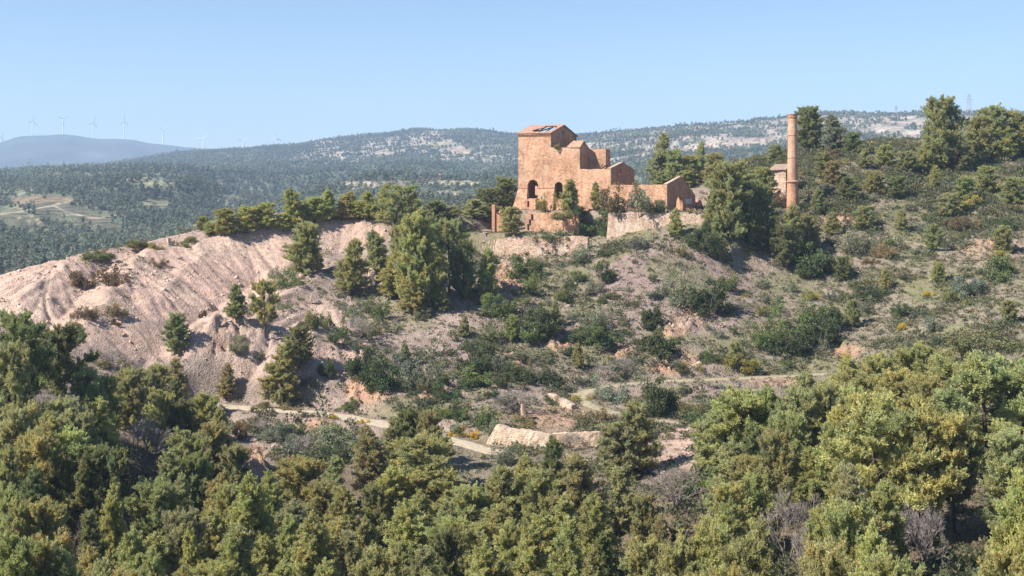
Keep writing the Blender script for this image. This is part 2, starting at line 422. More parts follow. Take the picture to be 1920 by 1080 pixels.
def mat_masonry(name, a, b, c, scale=1.0, mortar=None, stain=0.5, bump=0.5, holes=False):
    """rubble and brick masonry: voronoi stones, course lines, weather stains"""
    m, nt, out = nmat(name)
    tc = nd(nt, 'ShaderNodeTexCoord').outputs['Object']
    geo = nd(nt, 'ShaderNodeNewGeometry').outputs['Position']
    mp = nd(nt, 'ShaderNodeMapping'); mp.inputs['Scale'].default_value = (1, 1, 1.9); nt.links.new(tc, mp.inputs[0])
    vo = nd(nt, 'ShaderNodeTexVoronoi'); vo.inputs['Scale'].default_value = 2.4 * scale; nt.links.new(mp.outputs[0], vo.inputs['Vector'])
    vd = nd(nt, 'ShaderNodeTexVoronoi', feature='DISTANCE_TO_EDGE'); vd.inputs['Scale'].default_value = 2.4 * scale; nt.links.new(mp.outputs[0], vd.inputs['Vector'])
    sep = nd(nt, 'ShaderNodeSeparateColor'); nt.links.new(vo.outputs['Color'], sep.inputs[0])
    col = ramp(nt, sep.outputs[0], [(0.0, a), (0.5, b), (1.0, c)])
    ed = ramp(nt, vd.outputs['Distance'], [(0.0, 1.0), (0.06, 0.0)])
    col = mixc(nt, ed, col, mortar or tuple(x * 0.8 for x in b))
    n1 = noise(nt, geo, 0.22, 5, 0.6); n2 = noise(nt, geo, 1.3, 5, 0.65)
    col = mixc(nt, 1.0, col, ramp(nt, n1, [(0.3, (1 - 0.35 * stain,) * 3), (0.7, (1 + 0.25 * stain, 1 + 0.28 * stain, 1 + 0.3 * stain))]), 'MULTIPLY')
    col = mixc(nt, 1.0, col, ramp(nt, n2, [(0.3, 0.8), (0.7, 1.18)]), 'MULTIPLY')
    mp3 = nd(nt, 'ShaderNodeMapping'); mp3.inputs['Scale'].default_value = (1.4, 1.4, 0.12); nt.links.new(geo, mp3.inputs[0])
    n3 = noise(nt, mp3.outputs[0], 1.0, 4)
    col = mixc(nt, 1.0, col, ramp(nt, n3, [(0.35, (0.84, 0.82, 0.8)), (0.6, (1.04, 1.04, 1.04))]), 'MULTIPLY')
    if holes:
        vh = nd(nt, 'ShaderNodeTexVoronoi'); vh.inputs['Scale'].default_value = 0.85; nt.links.new(geo, vh.inputs['Vector'])
        col = mixc(nt, ramp(nt, vh.outputs['Distance'], [(0.0, 1.0), (0.13, 0.9), (0.17, 0.0)]), col, tuple(x * .55 for x in b))  # dark spots paint the shade of small putlog holes; nothing is cut
        n4 = noise(nt, geo, 0.42, 6, 0.7, 0.6)
        col = mixc(nt, ramp(nt, n4, [(0.52, 0.0), (0.60, 0.55)]), col, (b[0] * .98, b[1] * 1.22, b[2] * 1.36))
        n5 = noise(nt, geo, 0.6, 6, 0.7, 0.3)
        col = mixc(nt, ramp(nt, n5, [(0.56, 0.0), (0.66, 0.5)]), col, (a[0] * .95, a[1] * .9, a[2] * .85))
    ad = nd(nt, 'ShaderNodeMath', operation='ADD'); nt.links.new(vd.outputs['Distance'], ad.inputs[0]); nt.links.new(n2, ad.inputs[1])
    principled(nt, out, col, 0.92, ad.outputs[0], bump, 0.15)
    return m

def mat_leaf(name, trans=0.35, base=(1, 1, 1), tint=True):
    m, nt, out = nmat(name)
    oi = nd(nt, 'ShaderNodeObjectInfo'); at = nd(nt, 'ShaderNodeVertexColor', layer_name='tint')
    c = mixc(nt, 1.0, oi.outputs['Color'] if tint else base, at.outputs['Color'], 'MULTIPLY')
    d = nd(nt, 'ShaderNodeBsdfDiffuse'); t = nd(nt, 'ShaderNodeBsdfTranslucent'); mx = nd(nt, 'ShaderNodeMixShader'); mx.inputs[0].default_value = trans
    nt.links.new(c, d.inputs[0]); nt.links.new(c, t.inputs[0]); nt.links.new(d.outputs[0], mx.inputs[1]); nt.links.new(t.outputs[0], mx.inputs[2])
    nt.links.new(mx.outputs[0], out.inputs[0])
    return m

def mat_simple(name, col, rough=0.8, var=0.25, scale=2.0, bump=0.3):
    m, nt, out = nmat(name)
    co = nd(nt, 'ShaderNodeTexCoord').outputs['Object']
    n = noise(nt, co, scale, 5, 0.6)
    c = mixc(nt, 1.0, col, ramp(nt, n, [(0.3, 1 - var), (0.7, 1 + var)]), 'MULTIPLY')
    principled(nt, out, c, rough, n, bump, 0.1)
    return m

M = {}
M['ground'] = mat_ground('hillside_soil')
M['far'] = mat_ground('far_hill_ground', True)
M['brick'] = mat_masonry('pink_brick_rubble', (0.395, 0.215, 0.132), (0.52, 0.293, 0.183), (0.61, 0.372, 0.243), 0.9, (0.44, 0.255, 0.165), 1.05, 0.7, True)
M['brickred'] = mat_masonry('red_brick', (0.36, 0.16, 0.09), (0.48, 0.24, 0.15), (0.54, 0.30, 0.20), 1.4, (0.42, 0.25, 0.17), 0.5)
M['chim'] = mat_masonry('chimney_brick', (0.42, 0.235, 0.15), (0.49, 0.285, 0.19), (0.55, 0.34, 0.23), 1.4, (0.44, 0.27, 0.18), 1.3, 0.25)
M['stone'] = mat_masonry('dry_stone', (0.32, 0.215, 0.155), (0.48, 0.335, 0.245), (0.62, 0.48, 0.38), 1.2, (0.27, 0.18, 0.13), 0.9, 0.9, True)
M['plaster'] = mat_masonry('weathered_lime_plaster', (0.47, 0.34, 0.24), (0.55, 0.41, 0.295), (0.62, 0.475, 0.355), 0.8, (0.44, 0.32, 0.23), 1.2, 0.7, True)
M['tile'] = mat_simple('old_roof_tile', (0.36, 0.215, 0.15), 0.85, 0.45, 2.2, 0.6)
M['greytile'] = mat_simple('weathered_grey_tile', (0.26, 0.19, 0.15), 0.85, 0.35, 3.0, 0.6)
M['wood'] = mat_simple('old_grey_timber', (0.10, 0.075, 0.055), 0.85, 0.3, 4)
M['bark'] = mat_simple('pine_bark', (0.085, 0.065, 0.05), 0.95, 0.35, 6, 0.6)
M['greybark'] = mat_simple('pale_grey_bark', (0.20, 0.165, 0.14), 0.95, 0.3, 6, 0.5)
M['white'] = mat_simple('white_paint', (0.88, 0.88, 0.88), 0.5, 0.03, 1, 0.0)
M['steel'] = mat_simple('galvanised_steel', (0.32, 0.34, 0.36), 0.5, 0.1, 1, 0.0)
M['sign'] = mat_simple('pale_sign_board', (0.55, 0.50, 0.48), 0.6, 0.2, 3.0, 0.0)
M['road'] = mat_simple('gravel_surface', (0.41, 0.345, 0.255), 0.95, 0.22, 1.6, 0.5)
M['path'] = mat_simple('dirt_path_surface', (0.31, 0.265, 0.18), 0.95, 0.28, 1.4, 0.5)
M['needle'] = mat_leaf('pine_needles', 0.48)
M['leaf'] = mat_leaf('shrub_leaves', 0.33)
M['twig'] = mat_leaf('bare_twigs', 0.0)
M['scrub'] = mat_leaf('dry_scrub', 0.3, (1, 1, 1), False)
M['stones'] = mat_simple('loose_stone', (0.46, 0.34, 0.27), 0.95, 0.3, 3.0, 0.6)

# ------------------------------------------------------------------ ground meshes
def fan_mesh(name, ys, ss, off, zf, mat, colf):
    Yg, Sg = np.meshgrid(ys, ss, indexing='ij')
    X = Sg * (Yg + off)
    Z = zf(X, Yg)
    V = np.stack([X.ravel(), Yg.ravel(), Z.ravel()], 1)
    r, c = Yg.shape
    i = np.arange(r * c).reshape(r, c)
    Fc = np.stack([i[:-1, :-1].ravel(), i[:-1, 1:].ravel(), i[1:, 1:].ravel(), i[1:, :-1].ravel()], 1)
    me = np_mesh(name, V, Fc, 4)
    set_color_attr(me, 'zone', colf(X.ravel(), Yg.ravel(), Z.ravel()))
    o = link_mesh(name, me, mat, smooth=True)
    return o

PINK = np.array((0.495, 0.352, 0.285)); BUFF = np.array((0.53, 0.395, 0.315)); GREYP = np.array((0.305, 0.242, 0.203)); MAUVE = np.array((0.285, 0.215, 0.192))
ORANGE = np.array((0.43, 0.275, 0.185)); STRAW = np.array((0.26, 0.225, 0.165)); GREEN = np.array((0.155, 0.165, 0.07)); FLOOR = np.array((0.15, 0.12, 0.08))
def near_col(x, y, z):
    yy = np.maximum(y, 5); px = CX + F * x / yy; py = CY - F * z / yy
    c = np.tile(GREYP, (len(x), 1))
    def put(m, col):
        nonlocal c
        c = c * (1 - m[:, None]) + np.asarray(col)[None] * m[:, None]
    n1 = vn(x / 11, y / 11, 61); n2 = vn(x / 3.5, y / 3.5, 62); n3 = fbm(x / 6, y / 6, 63, 4)
    put(sstep(1360, 1480, px + 40 * n3) * 0.85, STRAW * 0.95)
    put(sstep(0.45, 0.7, n1 * 0.6 + n2 * 0.4) * 0.55 * sstep(700, 1000, px), STRAW)
    put(np.clip(blob(px, py, 1250, 510, 170, 60) * 1.3, 0, 1), MAUVE)
    put(np.clip(blob(px, py, 1240, 440, 190, 26) * 1.2, 0, 1) * 0.8, STRAW * 0.9)
    put(np.clip(blob(px, py, 800, 600, 120, 45) * 1.2, 0, 1), GREYP * 1.15)
    put(sstep(0.42, 0.7, n3 * 0.5 + 0.5) * sstep(640, 760, px) * 0.6, GREEN * 1.1)
    hm = heap_mask(px, py, y)
    put(hm, PINK)
    b1 = _samp(_L1, x, y); b2 = _samp(_L2, x, y)
    put(hm * sstep(-.2, 1.2, b1) * 0.75, BUFF); put(hm * sstep(.5, 1.6, b2) * .4, GREYP * 1.0); put(hm * sstep(-.6, -1.6, b2) * .4, PINK * 1.15)
    put(hm * sstep(.62, .8, vn(x / 8, y / 6, 67)) * .45 * blob(px, py, 200, 580, 130, 60), FLOOR * 1.3)
    put(hm * np.clip(blob(px, py, 430, 465, 110, 22) * 1.3, 0, 1), BUFF)
    put(hm * np.clip(blob(px, py, 40, 570, 150, 60) * 1.2, 0, 1) * 0.7, BUFF * 1.02)
    put(hm * np.clip(blob(px, py, 470, 640, 130, 60) * 1.2, 0, 1) * 0.75, GREYP * 1.28)
    put(hm * np.clip(blob(px, py, 620, 560, 90, 60, -40), 0, 1) * 0.7, GREYP * 1.3)
    put(rock_mask(px, py) * np.clip(0.6 + n3, 0.2, 1), ORANGE)
    put((1 - sstep(0, 14, np.abs(py - 640) - 1000)) * 0, ORANGE)
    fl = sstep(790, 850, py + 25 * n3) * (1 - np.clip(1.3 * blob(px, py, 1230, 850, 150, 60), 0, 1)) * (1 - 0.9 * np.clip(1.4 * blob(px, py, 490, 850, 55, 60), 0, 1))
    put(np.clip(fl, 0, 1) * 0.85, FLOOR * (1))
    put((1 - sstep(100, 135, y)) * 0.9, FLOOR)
    put(np.clip(1.3 * blob(px, py, 900, 880, 90, 50), 0, 1) * 0.8, STRAW * 1.05)
    put(np.clip(1.2 * blob(px, py, 60, 700, 150, 60), 0, 1) * 0.3, FLOOR)
    put(np.clip(1.2 * blob(px, py, 1280, 840, 70, 40), 0, 1) * 0.8, PINK * 0.95)
    put(np.clip(1.2 * blob(px, py, 1050, 785, 80, 22), 0, 1) * 0.7, ORANGE * 0.95)
    return np.clip(c, 0.01, 0.9)

FIELDS = [  # (px, py, rx, ry, angle, colour) open ground on the far hills
 (75,378,70,14,0,(0.165,0.125,0.08)),(150,412,95,24,12,(0.10,0.10,0.065)),(40,420,60,26,25,(0.11,0.11,0.068)),(300,345,60,7,-4,(0.18,0.18,0.10)),
 (290,385,40,9,0,(0.19,0.185,0.11)),(700,347,80,8,0,(0.27,0.23,0.18)),(860,344,75,4,0,(0.28,0.26,0.16)),(800,366,100,9,0,(0.22,0.195,0.15)),
 (815,271,45,5,-3,(0.27,0.245,0.15)),(860,283,25,4,0,(0.34,0.24,0.17)),(430,375,40,12,0,(0.20,0.19,0.13)),(420,425,60,12,-15,(0.17,0.17,0.12)),(340,435,80,8,-15,(0.18,0.18,0.10)),
 (1400,268,120,8,-4,(0.33,0.26,0.21)),(1150,395,80,20,0,(0.2,0.2,0.11)),(165,288,30,6,0,(0.4,0.36,0.34)),(90,308,30,4,0,(0.36,0.25,0.17)),(165,306,30,4,0,(0.36,0.27,0.18)),
]
ROCKS_FAR = [(1300,262,240,26,-6),(1600,240,200,26,0),(700,282,170,20,-6),(900,288,110,16,0),(1180,275,160,32,-10),(1350,245,150,26,-10),(1550,235,150,26,0),(1750,225,120,22,0),(1650,222,60,14,0),(790,258,50,10,-12),(630,258,60,10,-20)]
TRACKS = [[(-20,360),(8,372),(22,382),(60,404),(100,436)],[(0,402),(30,398),(100,385),(150,372)],[(100,385),(125,398),(180,410),(225,402)],[(30,405),(70,420),(105,440)],[(590,352),(680,342),(760,341),(860,340),(940,343)]]
def fld(px, py):
    m = np.zeros(np.shape(px))
    for a, b, rx, ry, an, c in FIELDS: m = np.maximum(m, blob(px, py, a, b, rx, ry, an))
    return sstep(0.38, 0.5, m)
def rockf(px, py):
    m = np.zeros(np.shape(px))
    for r in ROCKS_FAR: m = np.maximum(m, blob(px, py, *r))
    return sstep(0.2, 0.6, m)
def far_col(x, y, z):
    px = CX + F * x / y; py = CY - F * z / y
    c = np.tile(np.array((0.10, 0.115, 0.075)), (len(x), 1))
    n = fbm(x / 60, y / 60, 71, 4); n2 = fbm(x / 22, y / 30, 73, 4)
    m = sstep(0.05, 0.45, n)[:, None] * 0.6; c = c * (1 - m) + np.array((0.165, 0.145, 0.095)) * m
    rk = (rockf(px, py) * sstep(-0.25, 0.2, n2))[:, None]; c = c * (1 - rk) + np.array((0.32, 0.27, 0.23)) * rk
    sp = (sstep(0.36, 0.55, n2) * 0.4)[:, None]; c = c * (1 - sp) + np.array((0.34, 0.27, 0.21)) * sp
    tr = np.zeros(len(x))
    for pl in TRACKS:
        for (ax, ay), (bx_, by_) in zip(pl[:-1], pl[1:]):
            t = np.clip(((px - ax) * (bx_ - ax) + (py - ay) * (by_ - ay)) / ((bx_ - ax) ** 2 + (by_ - ay) ** 2), 0, 1)
            tr = np.maximum(tr, 1 - sstep(.6, 1.6, np.hypot(px - ax - t * (bx_ - ax), py - ay - t * (by_ - ay))))
    for a, b, rx, ry, an, col in FIELDS:
        m = sstep(0.36, 0.48, blob(px, py, a, b, rx, ry, an) + 0.28 * n)[:, None]
        stripe = 1 + 0.30 * np.sin(z * 3.2 + 1.5 * n)[:, None]
        c = c * (1 - m) + np.array(col) * stripe * m
    c = c * (1 - tr[:, None] * .8) + np.array((.36, .30, .22)) * tr[:, None] * .8
    return np.clip(c, 0.01, 0.9)

ysn = np.concatenate([np.arange(-30, 140, 1.0), np.arange(140, 300, 0.32), np.arange(300, 424.1, 1.0)])
ssn = np.linspace(-0.56, 0.56, 1150)
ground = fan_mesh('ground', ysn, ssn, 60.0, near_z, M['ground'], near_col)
tag(ground, kind='structure')
_yf = [422.0]
while _yf[-1] < 4400: _yf.append(_yf[-1] * 1.0062)
hills = fan_mesh('wooded_hills', np.array(_yf), np.linspace(-0.62, 0.62, 620), 40.0,
                 lambda x, y: np.where(y < 430, far_z(x, np.maximum(y, 423)) - 0.4, far_z(x, y)), M['far'], far_col)
tag(hills, kind='structure')
def ridge_z(x, y):
    px = CX + F * x / y
    sky = -(row_py(RIDGE_SKY, px) - CY) / F * 7000
    t = sstep(4300, 7000, y); z0 = -(335 - CY) / F * 4400
    back = sstep(7000, 8200, y)
    return z0 + (sky - z0) * t - 200 * back + 8 * fbm(x / 300, y / 300, 81, 4) * (1 - back)
ridge = fan_mesh('distant_ridge', np.linspace(4390, 8200, 110), np.linspace(-0.75, 0.55, 420), 0.0, ridge_z, M['far'],
                 lambda x, y, z: np.tile(np.array((0.062, 0.066, 0.056)), (len(x), 1)) * (1 + 0.5 * fbm(x / 200, y / 260, 83, 4))[:, None] +
                 (0.05 * sstep(0.3, 0.9, blob(CX + F * x / y, CY - F * z / y, 170, 290, 35, 8)))[:, None])
tag(ridge, kind='structure')

# roads and paths as ribbons a few centimetres above the benched ground
for (nm, pl, hw), (pts, _) in zip(ROADDEF, ROADS):
    d = np.gradient(pts[:, :2], axis=0); d /= np.linalg.norm(d, axis=1)[:, None] + 1e-9
    nrm = np.stack([-d[:, 1], d[:, 0]], 1)
    V = []; Fc = []; K = 7
    for i, (p, n) in enumerate(zip(pts, nrm)):
        wob = 0.5 * (vn(i * 0.2, 3.3, 91) - 0.5)
        for k in range(K):
            t = (k / (K - 1) * 2 - 1)
            w_ = hw * (.72 + .5 * vn(i * .45, 7.7 + 9 * (t > 0), 92)); x = p[0] + n[0] * (w_ * t + wob); y = p[1] + n[1] * (w_ * t + wob)
            V.append((x, y, p[2] + 0.05 - 0.03 * (abs(abs(t) - 0.5) < 0.2) + (-0.12 if abs(t) == 1 else 0)))
    for i in range(len(pts) - 1):
        for k in range(K - 1):
            a = i * K + k; Fc.append((a, a + 1, a + K + 1, a + K))
    o = mesh_obj(nm, V, Fc, M['road'] if nm == 'gravel_road' else M['path'], smooth=True)
    tag(o, kind='structure')

# ------------------------------------------------------------------ masonry builders
def prism(loops, t, org, ax, ay, an):
    """polygon with holes (2-D loops, the outer first) in the plane (ax, ay) at ORG, thickened by T along AN"""
    org, ax, ay, an = Vector(org), Vector(ax), Vector(ay), Vector(an)
    E = [(l[i], l[(i + 1) % len(l)]) for l in loops for i in range(len(l))]
    xs = sorted({round(p[0], 5) for l in loops for p in l}); V = []; Fc = []
    def at(p, k): return org + ax * p[0] + ay * p[1] + an * (t * k)
    def quad(ps):
        k = len(V); V.extend(ps); Fc.append(tuple(range(k, k + len(ps))))
    for xa, xb in zip(xs[:-1], xs[1:]):
        if xb - xa < 2e-5: continue
        xm = (xa + xb) / 2; cr = []
        for p, q in E:
            if min(p[0], q[0]) < xm < max(p[0], q[0]):
                f = lambda x: p[1] + (q[1] - p[1]) * (x - p[0]) / (q[0] - p[0])
                cr.append((f(xm), f(xa), f(xb)))
        cr.sort()
        for (m0, a0, b0), (m1, a1_, b1) in zip(cr[0::2], cr[1::2]):
            ps = [(xa, a0), (xb, b0), (xb, b1), (xa, a1_)]
            quad([at(p, 0) for p in ps]); quad([at(p, 1) for p in reversed(ps)])
    for p, q in E: quad([at(p, 0), at(p, 1), at(q, 1), at(q, 0)])
    return V, Fc
class MB:
    def __init__(self): self.V = []; self.F = []
    def add(self, V, Fc):
        k = len(self.V); self.V += [tuple(v) for v in V]; self.F += [tuple(i + k for i in f) for f in Fc]; return self
    def prism(self, *a): return self.add(*prism(*a))
    def box(self, c, ax, ay, az, sx, sy, sz):
        c, ax, ay, az = map(Vector, (c, ax, ay, az))
        V = [c + ax * (sx * a) + ay * (sy * b) + az * (sz * d) for d in (-.5, .5) for b in (-.5, .5) for a in (-.5, .5)]
        return self.add(V, [(0, 2, 3, 1), (4, 5, 7, 6), (0, 1, 5, 4), (2, 6, 7, 3), (0, 4, 6, 2), (1, 3, 7, 5)])
    def bar(self, a, b, w, h=None):
        a, b = Vector(a), Vector(b); d = (b - a); L = d.length; d.normalize()
        s = d.cross(Vector((0, 0, 1)));  s = s.normalized() if s.length > 1e-4 else Vector((1, 0, 0))
        return self.box((a + b) / 2, d, s, s.cross(d), L, w, h or w)
    def build(self, name, mat, parent=None, smooth=False):
        me = bpy.data.meshes.new(name); me.from_pydata(self.V, [], self.F)
        bm = bmesh.new(); bm.from_mesh(me); bmesh.ops.remove_doubles(bm, verts=bm.verts, dist=0.0008); bmesh.ops.recalc_face_normals(bm, faces=bm.faces); bm.to_mesh(me); bm.free()
        return link_mesh(name, me, mat, parent, smooth)
UA = Vector((CT, -ST, 0)); VA = Vector((ST, CT, 0)); ZA = Vector((0, 0, 1))
def arch(c, w, z0, z1, n=9):
    r = w / 2
    return [(c - r, z0), (c + r, z0)] + [(c + r * math.cos(math.pi * k / n), z1 - r + r * math.sin(math.pi * k / n)) for k in range(n + 1)]
def rect(a, b, z0, z1): return [(a, z0), (b, z0), (b, z1), (a, z1)]
def rough(loop, step=0.7, amp=0.06, seed=1, zmin=-4.5):
    """break the top edges of a ruined wall into small uneven steps"""
    R = random.Random(seed); out = []
    for i, p in enumerate(loop):
        q = loop[(i + 1) % len(loop)]; out.append(p)
        L = math.hypot(q[0] - p[0], q[1] - p[1]); k = int(L / step)
        if k > 1 and min(p[1], q[1]) > zmin and abs(q[0] - p[0]) > 0.5:
            for j in range(1, k):
                t = j / k; out.append((p[0] + (q[0] - p[0]) * t, p[1] + (q[1] - p[1]) * t + R.uniform(-amp, amp)))
    return out

def v_at(px, u):
    k = (px - CX) / F
    return (k * (OY - u * ST) - OX - u * CT) / (ST - k * CT)
# --------------------------------------------------------------- the ruined mine building
DP = 13.6; TK = 0.8; BZ = PZ - 0.6
u1 = u_at(1033); u2 = u_at(1087); u3 = u_at(1145)
zt = z_at(250.5, u1 / 2); zb = z_at(278, (u1 + u2) / 2); zc = z_at(317, (u2 + u3) / 2); zs = z_at(352, u1 / 2)
zr = z_at(235.5, u1, DP / 2)
ruin = tag(empty('mine_building', P3(0, 0, PZ)), 'tall roofless pink brick mine ruin stepping down in three blocks with big arches', 'building')
def local(mb):
    o = Vector(P3(0, 0, PZ)); mb.V = [tuple(Vector(v) - o) for v in mb.V]; return mb
def L(u, v, z): return P3(u, v, z)
# front wall with its openings
a1 = (u_at(989.5), u_at(1009)); a2 = (u_at(1040), u_at(1055)); w1 = (u_at(1074), u_at(1083)); w2 = (u_at(1113), u_at(1122))
front = rough([(0, BZ), (u3, BZ), (u3, zc), (u2, zc), (u2, zb), (u1, zb + 0.25), (u1, zt), (0, zt)], 0.8, 0.07, 3)
holes = [arch(sum(a1) / 2, a1[1] - a1[0], z_at(372, a1[0]), z_at(337, a1[0]), 12), arch(sum(a2) / 2, a2[1] - a2[0], z_at(373, a2[0]), z_at(341, a2[0]), 12),
         rect(w1[0], w1[1], z_at(376, w1[0]), z_at(355, w1[0])), rect(w2[0], w2[1], z_at(380, w2[0]), z_at(355, w2[0]))]
m = MB().prism([front] + holes, TK, L(0, 0, 0), UA, ZA, VA)
local(m).build('front_wall', M['brick'], ruin)
# left end wall and right gable of the tower
gab = [(TK, BZ), (DP, BZ), (DP, zt - 0.1), (DP / 2, zr), (TK, zt - 0.1 + (zr - zt) * 0.12)]
for nm, uu in (('tower_gable', 0.0), ('tower_gable', u1 - TK)):
    hs = [rect(DP * 0.42, DP * 0.47, zr - 2.1, zr - 1.2)] if uu else []
    if uu == 0:
        va0, va1 = sorted((v_at(1000.5, 0.4), v_at(1008.5, 0.4))); vm = (va0 + va1) / 2
        hs = [rect(va0, va1, z_at(366, 0.4, vm), z_at(347.5, 0.4, vm))]
    m = MB().prism([gab] + hs, TK, L(uu, 0, 0), VA, ZA, UA)
    local(m).build(nm, M['brick'], ruin)
# back wall, stepped like the front
zcb = z_at(320, u3, DP) 
back = rough([(TK, BZ), (u3 - TK, BZ), (u3 - TK, zcb), (u2, zcb), (u2, zb - 4), (u1, zb - 2), (u1, zt - 0.15), (TK, zt - 0.15)], 0.8, 0.1, 5)
bx = u_at(1004.5, DP) 
m = MB().prism([back, rect(bx - 0.95, bx + 0.75, z_at(374, bx, DP), z_at(349, bx, DP)), arch(9.5, 1.8, PZ + 1, PZ + 4)], TK, L(0, DP, 0), UA, ZA, -VA)
local(m).build('back_wall', M['brick'], ruin)
# middle block: side wall, inner wall, roof remains
MV = 5.0
zpk = z_at(265.5, u2, 2.0); zmb = z_at(280, u2, MV)
side = [(TK, BZ), (MV, BZ), (MV, zmb), (2.0, zpk), (TK, zb + (zpk - zb) * 0.3)]
m = MB().prism([side], TK, L(u2 - TK, 0, 0), VA, ZA, UA); local(m).build('side_wall', M['brick'], ruin)
uu_e = u_at(1138.5, MV)
inner = rough([(u2 + 0.003, BZ), (uu_e, BZ), (uu_e, zmb + 0.05), (u2 + 0.003, zmb + 0.05)], 0.8, 0.05, 8)
m = MB().prism([inner], TK, L(0, MV, 0), UA, ZA, -VA); m.box(L(uu_e - 0.45, MV + 0.9, (zmb + BZ) / 2 - 0.1), UA, VA, ZA, 0.9, 1.8, zmb - BZ); m.V = [v for v in m.V]
local(m).build('inner_wall', M['brick'], ruin)
m = MB().prism([[(u1 + 0.01, BZ), (u2 - TK, BZ), (u2 - TK, zmb), (u1 + 0.01, zmb - 0.4)]], TK, L(0, MV - 0.003, 0), UA, ZA, -VA); local(m).build('inner_wall', M['brick'], ruin)
# lower hall gable at the right end
zg = z_at(305.5, u3, DP / 2)
gb = [(TK, BZ), (DP, BZ), (DP, zcb), (DP / 2, zg), (TK, zc + (zg - zc) * 0.12)]
m = MB().prism([gb, rect(DP * .36, DP * .42, zg - 2.6, zg - 1.6)], TK, L(u3 - TK, 0, 0), VA, ZA, UA); g = local(m).build('hall_gable', M['brickred'], ruin)
# pale coping on its two slopes
for (p, q) in (((0.0, zc), (DP / 2, zg)), ((DP / 2, zg), (DP, zcb))):
    a = Vector(L(u3 - TK / 2, p[0], p[1] + 0.10)); b = Vector(L(u3 - TK / 2, q[0], q[1] + 0.10))
    local(MB().bar(a, b, TK + 0.12, 0.2)).build('coping', M['stone'], ruin)
# cornice and string course
local(MB().box(L(u1 / 2, -0.16, zt - 0.12), UA, VA, ZA, u1 + 0.3, 0.32, 0.3).box(L(u1 / 2, -0.07, zt - 0.42), UA, VA, ZA, u1 + 0.14, 0.14, 0.26)).build('cornice', M['tile'], ruin)
for a, b in ((-0.1, a1[0] - 0.02), (a1[1] + 0.02, a2[0] - 0.02)):
    local(MB().box(L((a + b) / 2, -0.06, zs), UA, VA, ZA, b - a, 0.14, 0.16)).build('string_course', M['brickred'], ruin)
# battered piers below the string course
def batter(ua, ub, left=0.0, right=0.0, out=1.0):
    zt_, zb_ = zs - 0.1, BZ
    top = [L(ua, -0.004, zt_), L(ub, -0.004, zt_), L(ub, 0.3, zt_), L(ua, 0.3, zt_)]
    bot = [L(ua - left, -out, zb_), L(ub + right, -out, zb_), L(ub + right, 0.3, zb_), L(ua - left, 0.3, zb_)]
    return top + bot, [(0, 1, 2, 3), (7, 6, 5, 4), (0, 4, 5, 1), (1, 5, 6, 2), (2, 6, 7, 3), (3, 7, 4, 0)]
for a, b, l, o in ((-0.004, a1[0] - 0.05, 1.3, 1.0), (a1[1] + 0.05, a2[0] - 0.05, 0.0, 0.9)):
    local(MB().add(*batter(a, b, l, 0, o))).build('buttress', M['brick'], ruin)
for v0, v1 in ((0.3, va0 - .15), (va1 + .15, DP)):
    top = [L(-0.004, v0, zs - .1), L(0.3, v0, zs - .1), L(0.3, v1, zs - .1), L(-0.004, v1, zs - .1)]
    bot = [L(-1.3, v0, BZ), L(0.3, v0, BZ), L(0.3, v1, BZ), L(-1.3, v1, BZ)]
    local(MB().add(top + bot, [(0, 1, 2, 3), (7, 6, 5, 4), (0, 4, 5, 1), (1, 5, 6, 2), (2, 6, 7, 3), (3, 7, 4, 0)])).build('buttress', M['brick'], ruin)
# tower roof: holed front slope, broken back slope, bare timbers
def slope_frame(v0, z0, v1, z1):
    a = Vector(L(0, v0, z0)); b = Vector(L(0, v1, z1)); d = (b - a); n = d.length; d.normalize(); return a, d, n
a_, d_, n_ = slope_frame(-0.45, zt - 0.02, DP / 2, zr + 0.12)
nn = UA.cross(d_)
hole = [(u1 * .30, n_ * .30), (u1 * .45, n_ * .16), (u1 * .78, n_ * .13), (u1 * .95, n_ * .26), (u1 * .94, n_ * .62), (u1 * .86, n_ * .86), (u1 * .50, n_ * .88), (u1 * .52, n_ * .66), (u1 * .40, n_ * .5)]
front_roof = [(-0.3, 0), (u1 * .35, 0.03), (u1 * .7, -0.04), (u1 + .25, 0), (u1 + .25, n_), (u1 * .6, n_ + 0.03), (-0.3, n_ - 0.02)]
tr = local(MB().prism([front_roof, hole], 0.16, a_, UA, d_, nn)).build('roof', M['tile'], ruin)
a2_, d2_, n2_ = slope_frame(DP + 0.45, zt - 0.15, DP / 2, zr + 0.12)
back_roof = [(u1 * .12, 0), (u1 + .25, 0), (u1 + .25, n2_), (u1 * .72, n2_), (u1 * .66, n2_ * .7), (u1 * .74, n2_ * .45), (u1 * .45, n2_ * .22), (u1 * .2, n2_ * .2)]
local(MB().prism([back_roof], 0.16, a2_, UA, d2_, UA.cross(d2_))).build('roof', M['tile'], ruin)
bm_ = MB()
for t in (.5, .74, .92):
    bm_.bar(L(u1 * t, 0.3, zt + 0.0), L(u1 * (t - .05), DP / 2, zr - 0.15), 0.16, 0.22)
bm_.bar(L(u1 * .42, 2.0, zt + .4), L(u1 * .68, DP / 2 - .4, zr - .35), 0.2, 0.24)
bm_.bar(L(0.4, DP / 2, zr - .12), L(u1 - .4, DP / 2, zr - .12), 0.2, 0.24)
local(bm_).build('roof_timbers', M['wood'], ruin)
